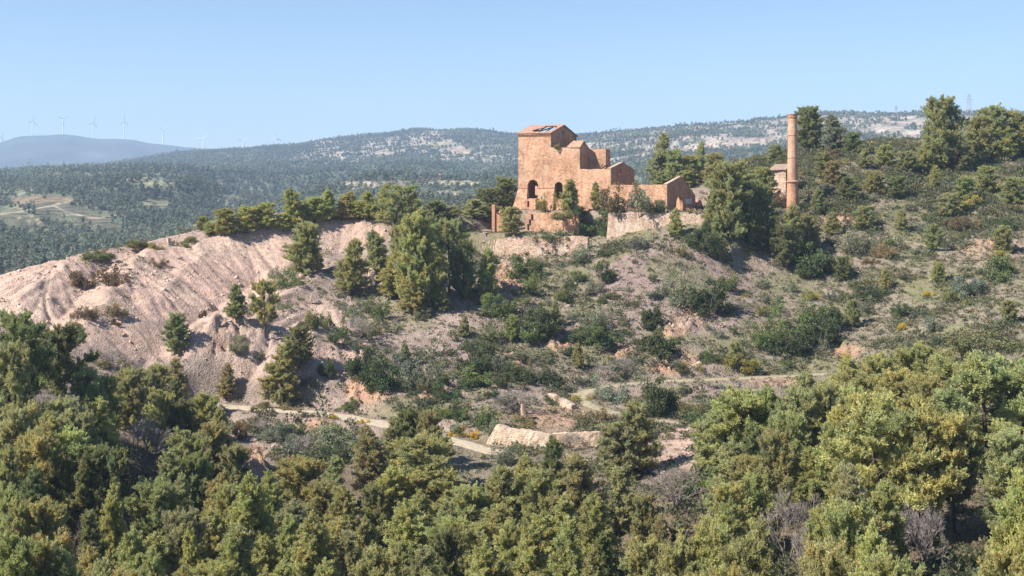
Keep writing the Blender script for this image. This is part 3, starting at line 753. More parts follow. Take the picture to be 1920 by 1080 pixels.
# roof remains of the middle block
a3, d3, n3 = slope_frame(-0.1, zb + 0.05, 2.0, zpk + 0.12)
ua = u_at(1062)
local(MB().prism([[(ua, .2), (ua + 1.2, -.0), (u2 + .15, -.05), (u2 + .15, n3), (ua + .8, n3), (ua + .4, n3 * .55)]], 0.14, a3, UA, d3, UA.cross(d3))).build('broken_roof', M['tile'], ruin)
a4, d4, n4 = slope_frame(MV + .1, zmb + .05, 2.0, zpk + .12)
local(MB().prism([[(u2 - 2.6, 0), (u2 + .15, 0), (u2 + .15, n4), (u2 - 2.2, n4)]], 0.14, a4, UA, d4, UA.cross(d4))).build('broken_roof', M['tile'], ruin)
# fallen roof timbers lying in the open lower hall
ft = MB()
for (p, q) in (((u2 + 2.2, 2.6, zc - 1.0), (u2 + 4.2, 3.4, zc + 1.1)), ((u2 + 1.6, 3.4, zc - .8), (u2 + 5.4, 2.2, zc + .1)), ((u2 + 3.4, 1.2, zc - .6), (u2 + 4.6, 3.9, zc + .8))):
    ft.bar(L(*p), L(*q), 0.2, 0.26)
local(ft).build('fallen_timbers', M['wood'], ruin)
m = MB()
for k in range(7):
    uu = u2 + .9 + k * .95; m.bar(L(uu, 0.5, zc - 1.2), L(uu, MV - .9, zc - .9), 0.2)
local(m).build('floor_joists', M['wood'], ruin)
# small porch block before the first arch
fa, fb = u_at(983.5, -2.4), u_at(1004, -2.4); fz = z_at(373, fa, -2.4)
m = MB().prism([[(fa, BZ), (fb, BZ), (fb, fz), (fa, fz)], rect(u_at(988.5, -2.4), u_at(994, -2.4), z_at(388, fa, -2.4), z_at(377, fa, -2.4))], 0.45, L(0, -2.4, 0), UA, ZA, VA)
m.prism([[(.45, BZ), (1.5, BZ), (1.5, fz), (.45, fz)]], 0.45, L(fa, -2.4, 0), VA, ZA, UA)
m.prism([[(.45, BZ), (1.5, BZ), (1.5, fz), (.45, fz)]], 0.45, L(fb - .45, -2.4, 0), VA, ZA, UA)
m.prism([[(fa, .45), (fb, .45), (fb, 1.45), (fa, 1.45)]], 0.25, L(0, -2.4, fz - .26), UA, VA, ZA)
local(m).build('porch', M['brick'], ruin)

# --------------------------------------------------------------- right-hand annex
ann = tag(empty('annex_building', P3(u3 + 8, 0, PZ)), 'low roofless red brick annex with lopsided gable and arched doorways right of the tall ruin', 'building')
def localA(mb):
    o = Vector(P3(u3 + 8, 0, PZ)); mb.V = [tuple(Vector(v) - o) for v in mb.V]; return mb
ud = u_at(1250.5); zd = z_at(346.5, (u3 + ud) / 2)
DA = 0.0
for _ in range(60):
    DA += 0.3
    x, y, z = P3(ud, DA, 0)
    if CX + F * x / y > 1320: break
m = MB().prism([rough([(u3 + .003, BZ), (ud, BZ), (ud, zd), (u3 + .003, zd)], .7, .05, 11), rect(u3 + 4, u3 + 5.2, PZ + 1, PZ + 2.6)], 0.7, L(0, 0, 0), UA, ZA, VA)
localA(m).build('front_wall', M['brick'], ann)
vp = v_at(1277, ud); zp = z_at(332, ud, vp); ze = z_at(366, ud, DA)
va, vb = v_at(1268, ud), v_at(1280.5, ud); vc, vd_ = v_at(1306, ud), v_at(1317.5, ud)
gl = [(.7, BZ), (DA, BZ), (DA, ze), (vp, zp), (.7, zd + (zp - zd) * .7 / vp)]
m = MB().prism([rough(gl, .8, .05, 12), arch((va + vb) / 2, vb - va, PZ - .2, z_at(367, ud, va), 12), arch((vc + vd_) / 2, vd_ - vc, PZ + .2, z_at(374.5, ud, vc), 12)], 0.7, L(ud - .7, 0, 0), VA, ZA, UA)
localA(m).build('gable_wall', M['brickred'], ann)
a = Vector(L(ud - .35, 0.0, zd + .1)); b = Vector(L(ud - .35, vp, zp + .1)); localA(MB().bar(a, b, .85, .22)).build('coping', M['stone'], ann)
m = MB().prism([rough([(u3 + .003, BZ), (ud - .703, BZ), (ud - .703, ze + .2), (u3 + .003, ze + .2)], .7, .1, 13)], .7, L(0, DA, 0), UA, ZA, -VA); localA(m).build('back_wall', M['brick'], ann)
vs = v_at(1290.5, ud)
sgn = MB().box(L(ud + .06, vs, z_at(377.5, ud, vs)), VA, UA, ZA, v_at(1296.5, ud) - v_at(1285, ud), .08, 1.15)
s_ = localA(sgn).build('notice_board', M['sign'], ann)
m = MB()
for k, zz in enumerate((.36, .12, -.12, -.34)):
    m.box(L(ud + .105, vs, z_at(377.5, ud, vs) + zz), VA, UA, ZA, 1.1 + .3 * (k % 2), .012, .07)
mm = localA(m).build('board_lines', M['steel'], s_); 
mm.matrix_parent_inverse = Matrix()

# --------------------------------------------------------------- free-standing walls
def stone_wall(name, pts, z0s, th=.9, mat='stone', label='', step=.55, amp=.14, seed=1, batter_=.12, cat='wall'):
    """pts: (x, y, ztop); z0s: bottom heights"""
    R = random.Random(seed)
    P = np.array(pts, float); s = np.concatenate([[0], np.cumsum(np.hypot(np.diff(P[:, 0]), np.diff(P[:, 1])))])
    n = max(3, int(s[-1] / step)); t = np.linspace(0, s[-1], n)
    X, Y, Zt = (np.interp(t, s, P[:, i]) for i in range(3)); Zb = np.interp(t, s, np.array(z0s, float))
    d = np.stack([np.gradient(X), np.gradient(Y)], 1); d /= np.linalg.norm(d, axis=1)[:, None]
    nr = np.stack([d[:, 1], -d[:, 0]], 1)
    o0 = Vector((X[n // 2], Y[n // 2], Zb[n // 2])); K = 6
    V = []; Fc = []
    for i in range(n):
        jt = R.uniform(-amp, amp) if 0 < i < n - 1 else -amp
        H = Zt[i] + jt - Zb[i]
        ring = []
        for k in range(K):
            f = k / (K - 1); off = batter_ * H * (1 - f) + R.uniform(-.05, .05)
            ring.append((X[i] + nr[i, 0] * off, Y[i] + nr[i, 1] * off, Zb[i] + H * f))
        ring.append((X[i] - nr[i, 0] * th, Y[i] - nr[i, 1] * th, Zb[i] + H + R.uniform(-.08, .05)))
        ring.append((X[i] - nr[i, 0] * th, Y[i] - nr[i, 1] * th, Zb[i]))
        V += [tuple(Vector(p) - o0) for p in ring]
    W = K + 2
    for i in range(n - 1):
        for k in range(W):
            a, b = i * W + k, i * W + (k + 1) % W; Fc.append((a, a + W, b + W, b))
    Fc.append(tuple(range(W))); Fc.append(tuple(reversed(range((n - 1) * W, n * W))))
    mb = MB().add(V, Fc); o = mb.build(name, M[mat]); o.location = o0
    tag(o, label, cat); return o
def pw(px, py, u0v):  # point on the front-parallel line v = u0v seen at px, top at py
    u = u_at(px, u0v); return P3(u, u0v, z_at(py, u, u0v))
pts = [pw(985.5, 398.5, -5.2), pw(1040, 398, -5.2), pw(1085.5, 398, -5.2)]
f2 = stone_wall('brick_forewall', pts, [LZ - .5] * 3, .8, 'brick', 'red brick forewall with three narrow slots on the terrace below the tower', .6, .07, 4, 0.02)
sl = MB()
for px, py in ((997, 407), (993, 416.5), (990, 425.5)):
    u = u_at(px, -5.4); sl.box(Vector(P3(u, -5.32, z_at(py, u, -5.2))) - Vector(f2.location), UA, VA, ZA, .36, .12, 1.25)
M['dark'] = mat_simple('slot_shade', (0.03, 0.022, 0.018), .95, .2, 2)  # near-black blocks on the wall face: the slots' inner shade as colour
sl.build('slot_shade_block', M['dark'], f2)
pts = [pw(1140, 400, -8.1), pw(1190, 397.5, -8.1), pw(1250, 399, -8.1), pw(1300, 401, -8.1), pw(1338, 408, -8.1)]
zb0 = [PZ - 8.0] * 5
stone_wall('retaining_wall', pts, zb0, 1.0, 'stone', 'long pale rubble retaining wall on the terrace edge below the annex', .5, .16, 6)
hw_ = [(884, 462), (905, 453), (935, 447), (960, 444), (1000, 443), (1037, 443), (1040, 446), (1043, 443), (1075, 443), (1102, 444)]
pts = []
for px, py in hw_:
    v = -12.2 - 0.0 * px; u = u_at(px, v); pts.append(P3(u, v, z_at(py, u, v)))
stone_wall('curved_stone_wall', pts, [p[2] - 4.5 for p in pts], .9, 'stone', 'lowest pale stone wall curving under the tower terrace', .5, .12, 8)

# left ruin: brick pillar, broken wall and a little hut
def gz(x, y): return float(near_z(np.array([x]), np.array([y]))[0])
uu = u_at(926.5, -7); b0 = P3(uu, -7, LZ)
pr = tag(empty('ruined_outbuilding', b0), 'broken dark brick wall with a slim pillar left of the tower terrace', 'ruin')
def loc0(mb, o): o = Vector(o); mb.V = [tuple(Vector(v) - o) for v in mb.V]; return mb
zt1 = z_at(384, uu, -7); zt2 = z_at(397, uu, -7)
m = MB().box((b0[0], b0[1], (zt1 + LZ - 2) / 2), UA, VA, ZA, .75, .75, zt1 - LZ + 2); loc0(m, b0).build('pillar', M['brickred'], pr)
m = MB().prism([rough([(.4, LZ - 2), (4.2, LZ - 2), (4.4, zt2 + .2), (3.3, zt2 - .1), (2.6, zt2 + .15), (1.5, zt2 - .3), (.4, zt2)], .4, .12, 21)], .6, b0, VA, ZA, UA); m.V = [(v[0], v[1], v[2] - b0[2]) for v in m.V]
loc0(m, b0).build('broken_wall', M['brickred'], pr)
m = MB().prism([rough([(.4, LZ - 2), (2.6, LZ - 2), (2.4, zt2 - 1.6), (1.2, zt2 - .8), (.4, zt2 - .2)], .4, .12, 22)], .5, (b0[0], b0[1], 0), UA, ZA, VA)
loc0(m, b0).build('broken_wall', M['brickred'], pr)
hx = hit(912, 446); 
if hx is not None:
    hut = tag(empty('stone_hut', hx), 'tiny flat pale stone hut with a dark opening beside the slim brick pillar', 'hut')
    s = hx[1] / F
    m = MB().prism([[(-8 * s, -1), (8 * s, -1), (8 * s, 12 * s), (-8 * s, 13 * s)], rect(-1 * s, 5 * s, 3 * s, 9 * s)], .4, (0, 0, 0), (1, 0, 0), (0, 0, 1), (0, 1, 0))
    m.box((-8 * s + .2, 1.3, 4 * s), (1, 0, 0), (0, 1, 0), (0, 0, 1), .4, 1.8, 16 * s).box((8 * s - .2, 1.3, 4 * s - .1), (1, 0, 0), (0, 1, 0), (0, 0, 1), .4, 1.8, 15.6 * s)
    m.build('wall', M['stone'], hut)
    MB().box((0, 1.2, 13 * s + .08), (1, 0, -.04), (0, 1, 0), (0, 0, 1), 17 * s, 2.6, .16).build('roof', M['plaster'], hut)

# --------------------------------------------------------------- brick chimney
CYD = 277.0; cx_ = (1486 - CX) / F * CYD; czt = -(214 - CY) / F * CYD; czr = -(341 - CY) / F * CYD; cb = gz(cx_, CYD) - .8
chim = tag(empty('brick_chimney', (cx_, CYD, cb)), 'tall round orange brick factory chimney standing on the right hillside', 'chimney')
def lathe(name, prof, mat, parent, n=28, smooth=True, sx=1, sy=1):
    V = []; Fc = []
    for r, z in prof:
        for k in range(n):
            a = 2 * math.pi * k / n; V.append((r * math.cos(a) * sx, r * math.sin(a) * sy, z))
    for i in range(len(prof) - 1):
        for k in range(n):
            a, b = i * n + k, i * n + (k + 1) % n; Fc.append((a, b, b + n, a + n))
    o = mesh_obj(name, V, Fc, mat, parent, smooth); return o
H1 = czr - cb; H2 = czt - cb
lathe('base', [(1.36, 0), (1.27, H1 * .5), (1.2, H1 - .16)], M['brickred'], chim)
lathe('ring', [(1.2, H1 - .2), (1.46, H1 - .1), (1.5, H1 + .12), (1.15, H1 + .3)], M['chim'], chim, smooth=False)
lathe('shaft', [(1.16, H1 + .2), (1.08, H1 + (H2 - H1) * .5), (.98, H2 - .9)], M['chim'], chim)
lathe('cap', [(.97, H2 - 1.0), (1.12, H2 - .8), (1.12, H2 - .6), (1.02, H2 - .55), (1.04, H2 - .3), (1.16, H2 - .12), (1.16, H2), (.72, H2 + .02), (.66, H2 - 1.5)], M['brickred'], chim, smooth=False)
# iron bands
for k in (.35, .68):
    z = H1 + (H2 - H1) * k; r = 1.16 - .18 * k
    lathe('band', [(r - .02, z - .06), (r + .025, z - .06), (r + .025, z + .06), (r - .02, z + .06)], M['wood'], chim)

# ruined house behind the chimney
p = np.array(pix(1462, 372, 284.0)); p[2] = gz(p[0], p[1]) - .5
hs = tag(empty('ruined_shed', p), 'small ruined brick shed with sagging grey tiled roof just left of the chimney', 'shed')
def zpx(py): return -(py - CY) / F * 284.0 - p[2]
RX = Vector((.78, -.62, 0)); RY = Vector((.62, .78, 0))
zE, zR = zpx(320), zpx(309)
m = MB().prism([rough([(-1.6, 0), (1.5, 0), (1.5, zE), (-1.2, zE), (-1.6, zE * .55)], .5, .08, 31)], .5, (0, 0, 0), RX, ZA, RY).build('front_wall', M['stone'], hs)
m = MB().prism([[(.503, 0), (4.0, 0), (4.0, zE), (2.2, zR), (.503, zE)], rect(1.2, 2.1, zE - 2.3, zE - .6)], .5, RX * 1.0, RY, ZA, RX).build('gable_wall', M['brickred'], hs)
m = MB().prism([[(.503, 0), (4.0, 0), (4.0, zE), (.503, zE)]], .5, RX * -1.5, RY, ZA, RX).build('side_wall', M['brickred'], hs)
a = Vector((0, 0, zE + .05)) + RY * -.5 ; b = Vector((0, 0, zR + .15)) + RY * 2.2; d = (b - a); n = d.length; d.normalize()
MB().prism([[(-2.6, .3), (-1.5, -.1), (.5, .15), (1.8, 0), (1.8, n), (-2.2, n * .95)]], .14, a, RX, d, RX.cross(d)).build('roof', M['greytile'], hs)
a = Vector((0, 0, zE + .05)) + RY * 4.5; d = (b - a); n = d.length; d.normalize()
MB().prism([[(-2.0, 0), (1.8, 0), (1.8, n), (-2.2, n)]], .14, a, RX, d, RX.cross(d)).build('roof', M['greytile'], hs)
MB().prism([[(-2.6, .3), (-.4, 0), (.4, 1.0), (-1.2, 3.0), (-2.8, 2.2)]], .15, RY * -.6 + Vector((-.3, 0, zE * .25)), RX, (RY * .5 + ZA * .85).normalized(), RX.cross((RY * .5 + ZA * .85).normalized())).build('fallen_roof', M['tile'], hs)

# --------------------------------------------------------------- masonry lower on the slope
def ground_wall(name, tops, hts, th, mat, label, bury=1.2, seed=1, amp=.1, cat='wall', step=.5, batter_=.1):
    pts = []; z0 = []
    for (px, pyb), h in zip(tops, hts):
        q = hit(px, pyb)
        pts.append((q[0], q[1], q[2] + h)); z0.append(q[2] - bury)
    return stone_wall(name, pts, z0, th, mat, label, step, amp, seed, batter_, cat)
s170 = 170 / F
def top_wall(name, l, th, mat, label, seed, step=.35, batter_=.1):
    P = []
    for px, pb, pt in l:
        q = hit(px, pb); P.append(q)
    Y = np.array([q[1] for q in P]); ft = np.polyfit([p[0] for p in l], Y, 1)
    pts = []; z0 = []
    for (px, pb, pt), q in zip(l, P):
        y = float(np.polyval(ft, px)); pts.append(((px - CX) / F * y, y, -(pt - CY) / F * y)); z0.append(-(pb + 14 - CY) / F * y)
    return stone_wall(name, pts, z0, th, mat, label, step, .05, seed, batter_, 'wall')
top_wall('plastered_wall', [(912, 833, 830), (930, 834, 797), (940, 835, 799), (948, 836, 804), (1000, 841, 810), (1030, 844, 816)], 1.2, 'plaster', 'broad pale plastered retaining wall beside the lower gravel road', 41)
top_wall('plastered_wall', [(1036, 842, 813), (1080, 839, 812), (1124, 836, 810)], .8, 'plaster', 'lower shaded length of pale wall behind the grey bare bush', 42, .4, .04)
ground_wall('brick_wall', [(1028, 750), (1040, 756), (1058, 763), (1072, 768)], [1.1, 1.1, 1.0, .7], .7, 'stone', 'short curved light stone wall at the bend of the dirt path', .8, 43, .06)
ground_wall('stone_pillar', [(979, 787), (985, 787)], [2.4, 2.3], .9, 'stone', 'leaning dark stone stump above the pale plastered wall', .8, 44, .2, 'pillar', .25)
ground_wall('brick_stack', [(648, 408), (660, 408), (676, 407)], [1.1, 1.2, .9], 1.0, 'brickred', 'low pink block of brick on top of the spoil heap by the pines', .4, 45, .04)
ground_wall('white_wall', [(692, 533), (704, 531)], [2.8, 2.9], 1.2, 'plaster', 'small whitish wall half hidden among the big pines', .5, 46, .04)
ground_wall('marker_post', [(581, 570), (584, 570)], [1.45, 1.4], .4, 'plaster', 'short pale concrete post standing on the grey spoil slope', .4, 47, .02, 'post', .2)
ground_wall('hut_wall', [(315, 459), (320, 459)], [1.5, 1.3], .8, 'stone', 'tiny pale hut wall on the far side of the spoil heap crest', .5, 48, .05, 'wall', .3)

# ------------------------------------------------------------------ vegetation meshes
def leaf_quads(centers, radii, per, R, size, up=.45, aspect=.38, flat=.65, shell=.5):
    """needle sprays and leaves filling small clumps; returns verts, tints"""
    Vs = []; Ts = []
    for (c, r, t) in zip(centers, radii, R.uniform(.78, 1.24, len(centers))):
        n = max(6, int(per * (r / .8) ** 1.6))
        d = R.normal(size=(n, 3)); d /= np.linalg.norm(d, axis=1)[:, None]
        q = d * (R.random((n, 1)) ** shell) * np.array([r, r, r * flat])
        p = np.asarray(c) + q
        e1 = d * .75 + np.array([0, 0, up]) + R.normal(size=(n, 3)) * .55; e1 /= np.linalg.norm(e1, axis=1)[:, None]
        e2 = np.cross(d + R.normal(size=(n, 3)) * .6, e1); e2 /= np.linalg.norm(e2, axis=1)[:, None] + 1e-9
        L = size * R.uniform(.65, 1.35, (n, 1)); W = L * aspect
        P = np.stack([p - e1 * L * .5 - e2 * W * .35, p - e1 * L * .1 + e2 * W, p + e1 * L * .6, p - e2 * W], 1)
        Vs.append(P.reshape(-1, 3))
        tt = t * R.uniform(.85, 1.15, (n, 1)) * np.ones((1, 3)) * np.array([[R.uniform(.93, 1.1), 1, R.uniform(.85, 1.12)]])
        Ts.append(np.repeat(tt, 4, axis=0))
    return np.concatenate(Vs), np.concatenate(Ts)
def leaf_mesh(name, V, T, mat):
    me = np_mesh(name, V, np.arange(len(V)).reshape(-1, 4), 4); set_color_attr(me, 'tint', np.clip(T, 0, 2)); me.materials.append(mat); return me
def tube(pts, rad, n=6):
    V = []; Fc = []
    pts = [Vector(p) for p in pts]
    for i, p in enumerate(pts):
        d = (pts[min(i + 1, len(pts) - 1)] - pts[max(i - 1, 0)]).normalized()
        s = d.cross(Vector((0, 1, 0.13))).normalized(); t = d.cross(s)
        for k in range(n):
            a = 2 * math.pi * k / n; V.append(p + (s * math.cos(a) + t * math.sin(a)) * rad[i])
    for i in range(len(pts) - 1):
        for k in range(n):
            a, b = i * n + k, i * n + (k + 1) % n; Fc.append((a, b, b + n, a + n))
    return V, Fc
def tubes_mesh(name, lst, mat, n=6, tint=None):
    mb = MB()
    for pts, rad in lst: mb.add(*tube(pts, rad, n))
    me = bpy.data.meshes.new(name); me.from_pydata(mb.V, [], mb.F); me.materials.append(mat)
    if tint is not None: set_color_attr(me, 'tint', np.tile(np.array(tint), (len(mb.V), 1)))
    me.polygons.foreach_set('use_smooth', np.ones(len(me.polygons), dtype=bool)); return me

def tufts(P, D, T, R, per, size, width):
    """bunches of needles: P points, D twig directions, T tints"""
    P = np.repeat(np.asarray(P), per, 0); D = np.repeat(np.asarray(D), per, 0); T = np.repeat(np.asarray(T), per, 0); n = len(P)
    e1 = D * .9 + R.normal(size=(n, 3)) * .62 + np.array([0, 0, .22]); e1 /= np.linalg.norm(e1, axis=1)[:, None]
    e2 = np.cross(e1, R.normal(size=(n, 3))); e2 /= np.linalg.norm(e2, axis=1)[:, None] + 1e-9
    L = size * R.uniform(.6, 1.4, (n, 1)); W = width * R.uniform(.7, 1.3, (n, 1)); p = P + R.normal(size=(n, 3)) * .05
    V = np.stack([p - e2 * W * .4, p + e1 * L * .55 - e2 * W, p + e1 * L, p + e1 * L * .5 + e2 * W], 1).reshape(-1, 3)
    return V, np.repeat(T * R.uniform(.88, 1.12, (n, 1)), 4, 0)
def pine(seed, kind):
    """a 10 m Aleppo pine about 6 m across; returns trunk mesh and crown mesh"""
    R = np.random.default_rng(seed); H = 10.0
    lean = R.normal(size=2) * (.8 if kind == 'old' else .4)
    ph = R.random() * 6
    def tr(t): return np.array([lean[0] * t ** 1.5 + .25 * math.sin(ph + 4 * t) * t, lean[1] * t ** 1.5 + .2 * math.cos(ph + 3 * t) * t, H * .93 * t])
    ts = np.linspace(0, 1, 9); limbs = [([tr(t) for t in ts], [.21 * (1 - t) ** .8 + .03 for t in ts])]
    nb = {'old': 46, 'young': 92, 'column': 74, 'bushy': 92}[kind]
    t0 = {'old': .26, 'young': .06, 'column': .05, 'bushy': .04}[kind]
    sk = R.uniform(.75, 1.25, 8)                                   # lopsided crown: reach by compass sector
    def prof(t, az):
        k = sk[int(az / 6.2832 * 8) % 8]
        if kind == 'old': r = 3.0 * (math.sin(math.pi * min(1, max(.10, (t - .12) / .92))) ** .7) + .2
        elif kind == 'young': r = 2.75 * (1 - t) ** .72 * (0.7 + .3 * min(1, (t - .04) / .2)) + .22
        elif kind == 'column': r = 1.7 * (1 - abs(t - .38) * 1.35) + .22
        else: r = 2.8 * math.sqrt(max(0, 1 - ((t - .34) / .68) ** 2)) + .2
        return r * (.55 + .45 * k)
    P = []; D = []; T = []
    def spray(p, d, L, tint):
        m = max(3, int(L / .085))
        for j in range(m):
            f = (j + R.random()) / m; q = p + d * L * f + np.array([0, 0, .12 * L * f * f])
            P.append(q + R.normal(size=3) * .05); D.append(d + np.array([0, 0, .25 * f])); T.append(tint)
    az = R.random() * 6
    for b in range(nb):
        t = t0 + (1 - t0) * ((b + R.random()) / nb) ** .95; az = (az + 2.4 + R.normal() * .5) % 6.2832
        L = max(.22, prof(t, az) * R.uniform(.55, 1.15)); p0 = tr(min(t * .96, .985)); d = np.array([math.cos(az), math.sin(az), 0])
        rise = R.uniform(.15, .55) * L * (1.5 if t > .7 else .8)
        mid = p0 + d * L * .5 + np.array([0, 0, rise * .3]); end = p0 + d * L + np.array([0, 0, rise])
        limbs.append(([p0, mid, end], [.06 * (1 - t * .6) + .01, .035 * (1 - t * .5), .01]))
        lt = R.uniform(.88, 1.12); hue = R.normal() * .05
        ax = (end - p0) / np.linalg.norm(end - p0)
        inner = .36 if kind == 'old' else .14
        nk = int(4 + L * (9 if kind == 'old' else 6.6))
        for k in range(nk):
            f = inner + (1 - inner) * R.random() ** .75
            base = p0 * (1 - f) ** 2 + 2 * mid * f * (1 - f) + end * f * f if f < 1 else end
            dd = ax * .5 + R.normal(size=3) * np.array([.68, .68, .62]) + np.array([0, 0, .38]); dd /= np.linalg.norm(dd)
            tl = R.uniform(.35, .85) * (.65 + .35 * min(1, L / 2)) * (1.1 if kind == 'old' else 1)
            tint = np.array([1 + hue + R.normal() * .03, 1.0, 1 - hue]) * lt * R.uniform(.86, 1.14)
            spray(base, dd, tl, tint)
            if R.random() < .3: limbs.append(([base, base + dd * tl * .8], [.014, .004]))
        spray(end, ax, .45, np.ones(3) * lt)
    for k in range(7): spray(tr(.96) + R.normal(size=3) * .12, np.array([R.normal() * .35, R.normal() * .35, 1.]), R.uniform(.4, .75), np.ones(3) * R.uniform(.9, 1.2))
    for k in range(14 if kind == 'old' else 6):                    # dead snags under the live crown
        t = R.uniform(.08, .5); a2 = R.random() * 6.28; p0 = tr(t); L = R.uniform(.6, 1.9)
        limbs.append(([p0, p0 + np.array([math.cos(a2) * L, math.sin(a2) * L, R.uniform(-.1, .4)])], [.03, .007]))
    V, Tn = tufts(P, D, T, R, 9, .205, .038)
    return tubes_mesh('pine_trunk', limbs, M['bark'], 5), leaf_mesh('pine_crown', V, Tn, M['needle'])

PINES = {k: [pine(s, k) for s in ss] for k, ss in {'old': (1, 2, 3, 4, 5), 'young': (11, 12, 13, 14, 15, 16), 'column': (21, 22, 23), 'bushy': (31, 32, 33, 34, 35, 36)}.items()}

def shrub(seed, kind):
    """a 2 m shrub about 2.4 m across"""
    R = np.random.default_rng(seed); C = []; Rd = []; st = []
    n = {'dense': 40, 'loose': 30, 'low': 32}[kind]
    lob = [(R.normal() * .55, R.normal() * .55, R.uniform(.5, 1.1), R.uniform(.55, .95)) for _ in range(4)]
    for k in range(n):
        lx, ly, lh, lr = lob[k % 4]; az = R.random() * 6.28; rr = math.sqrt(R.random()) * lr * (1.0 if kind != 'low' else 1.25)
        hh = (1.75 if kind != 'low' else 1.1) * lh * math.sqrt(max(.05, 1 - (rr / (lr * 1.3)) ** 2)) * R.uniform(.25, 1.05)
        c = np.array([lx + math.cos(az) * rr, ly + math.sin(az) * rr, max(.12, hh)])
        C.append(c); Rd.append(R.uniform(.16, .46))
        if k % 3 == 0: st.append(([(c[0] * .15, c[1] * .15, -.3), (c[0] * .6, c[1] * .6, c[2] * .5), tuple(c)], [.04, .025, .008]))
    V, T = leaf_quads(C, [r * 1.1 for r in Rd], {'dense': 620, 'loose': 330, 'low': 420}[kind], R, .085, up=.25, aspect=.5, flat=.85, shell=.6)
    return tubes_mesh('shrub_stem', st, M['greybark'], 4), leaf_mesh('shrub_foliage', V, T, M['leaf'])
SHRUBS = {k: [shrub(s, k) for s in ss] for k, ss in {'dense': (41, 42, 43, 44), 'loose': (51, 52, 53), 'low': (61, 62, 63)}.items()}

def bare(seed, H=6.0, spread=.62, depth=5):
    """a leafless tree: limbs and a haze of fine twigs"""
    R = np.random.default_rng(seed); limbs = []; tw = []
    def grow(p, d, L, r, k):
        e = p + d * L; m = (p + e) / 2 + R.normal(size=3) * L * .06
        (limbs if r > .02 else tw).append(([p, m, e], [max(r, .011), max(r * .82, .010), max(r * .62, .008)]))
        if k == 0: return
        nchild = 3 if k > 1 else 4
        for i in range(nchild):
            a = R.normal(size=3); a -= a.dot(d) * d; a /= np.linalg.norm(a)
            d2 = d + a * spread * R.uniform(.6, 1.35) + np.array([0, 0, .08]); d2 /= np.linalg.norm(d2)
            grow(p + (e - p) * R.uniform(.6, 1.0), d2, L * R.uniform(.62, .84), r * .55, k - 1)
    for s in range(3):
        d = np.array([R.normal() * .28, R.normal() * .28, 1.]); d /= np.linalg.norm(d)
        grow(np.array([R.normal() * .12, R.normal() * .12, -.3]), d, H * .27, .085, depth)
    return tubes_mesh('bare_trunk', limbs, M['greybark'], 5), tubes_mesh('bare_twigs', tw, M['twig'], 3, (1, 1, 1))
BARES = [bare(71), bare(72), bare(73)]

# ------------------------------------------------------------------ placement
ITEMS = []   # (root, px, py, kind word, look)
def plant(name, cat, trunk, crown, pos, w, h, w0, h0, color, rz, cname='crown', tname='trunk', tilt=(0, 0)):
    r = empty(name, pos, 0); r.rotation_euler = (tilt[0], tilt[1], rz)
    r['category'] = cat
    sw, sh = w / w0, h / h0
    if cat == 'pine tree': sw = max(sw, .66 * sh)
    r.scale = (sw, sw, sh)
    for nm, me in ((tname, trunk), (cname, crown)):
        o = bpy.data.objects.new(nm, me); COL.objects.link(o); o.parent = r; o.color = (*color, 1)
    return r
PCOL = {k: (min(.6, a * 1.34), min(.6, b * 1.30), c * 1.16) for k, (a, b, c) in {'olive': (.345, .345, .165), 'green': (.30, .318, .162), 'dark': (.215, .232, .118), 'yellow': (.355, .36, .165), 'grey': (.325, .335, .188), 'brown': (.325, .30, .155), 'bright': (.345, .36, .15), 'blue': (.23, .265, .18)}.items()}
PWORD = {'olive': 'olive green', 'green': 'mid green', 'dark': 'dark green', 'yellow': 'yellowish green', 'grey': 'grey green', 'brown': 'brownish green', 'bright': 'bright green', 'blue': 'bluish green'}
KW = {'old': 'open-crowned', 'young': 'cone-shaped', 'column': 'narrow', 'bushy': 'round bushy'}
RP = random.Random(5)
def jit(c, a=.09):
    k = RP.uniform(1 - a, 1 + a); return tuple(min(1, x * k * RP.uniform(.95, 1.05)) for x in c)
def add_pine(px, py0, py1, wpx, kind, col, mode='t', h=None, lab=None):
    """mode b: base seen at py1, top at py0. mode t: top at py0, height H m, the base is hidden"""
    if mode == 'b':
        q = hit(px, py1)
        if q is None: return
        Hm = (py1 - py0) * q[1] / F
    else:
        q = hit(px, py0, near_z, h, 50)
        if q is None: print('no ground for pine', px, py0); return
        Hm = h
    g = float(near_z(q[:1], q[1:2])[0])
    W = wpx * q[1] / F * (0.95 if mode == 'b' else 1.12)
    if mode == 't' and kind == 'bushy' and RP.random() < (.5 if py0 > 820 else .35): kind = 'young'
    tr, cr = RP.choice(PINES[kind])
    w0 = {'old': 6.6, 'young': 6.0, 'column': 4.2, 'bushy': 6.6}[kind]
    r = plant('pine_tree', 'pine tree', tr, cr, (q[0], q[1], g - .15), W, Hm / .98, w0, 10.0, jit(PCOL[col]), RP.uniform(0, 6.28))
    r['group'] = 'pine trees on the slopes'
    cy = (py0 + (py1 if mode == 'b' else py0 + min(160, Hm * F / q[1]))) / 2
    ITEMS.append((r, px, cy, 'pine', KW[kind] + ' ' + PWORD[col], lab))
    return r
SCOL = {k: (a * 1.25, b * 1.22, c * 1.15) for k, (a, b, c) in {'dark': (.085, .11, .055), 'green': (.125, .16, .065), 'grey': (.19, .205, .135), 'olive': (.19, .185, .085), 'blue': (.17, .19, .145), 'yellow': (.25, .225, .07), 'gorse': (.50, .36, .04), 'straw': (.25, .205, .115), 'brown': (.16, .12, .07), 'bright': (.15, .25, .05)}.items()}
SWORD = dict(PWORD, gorse='yellow flowering', straw='straw coloured', blue='bluish grey', grey='grey green')
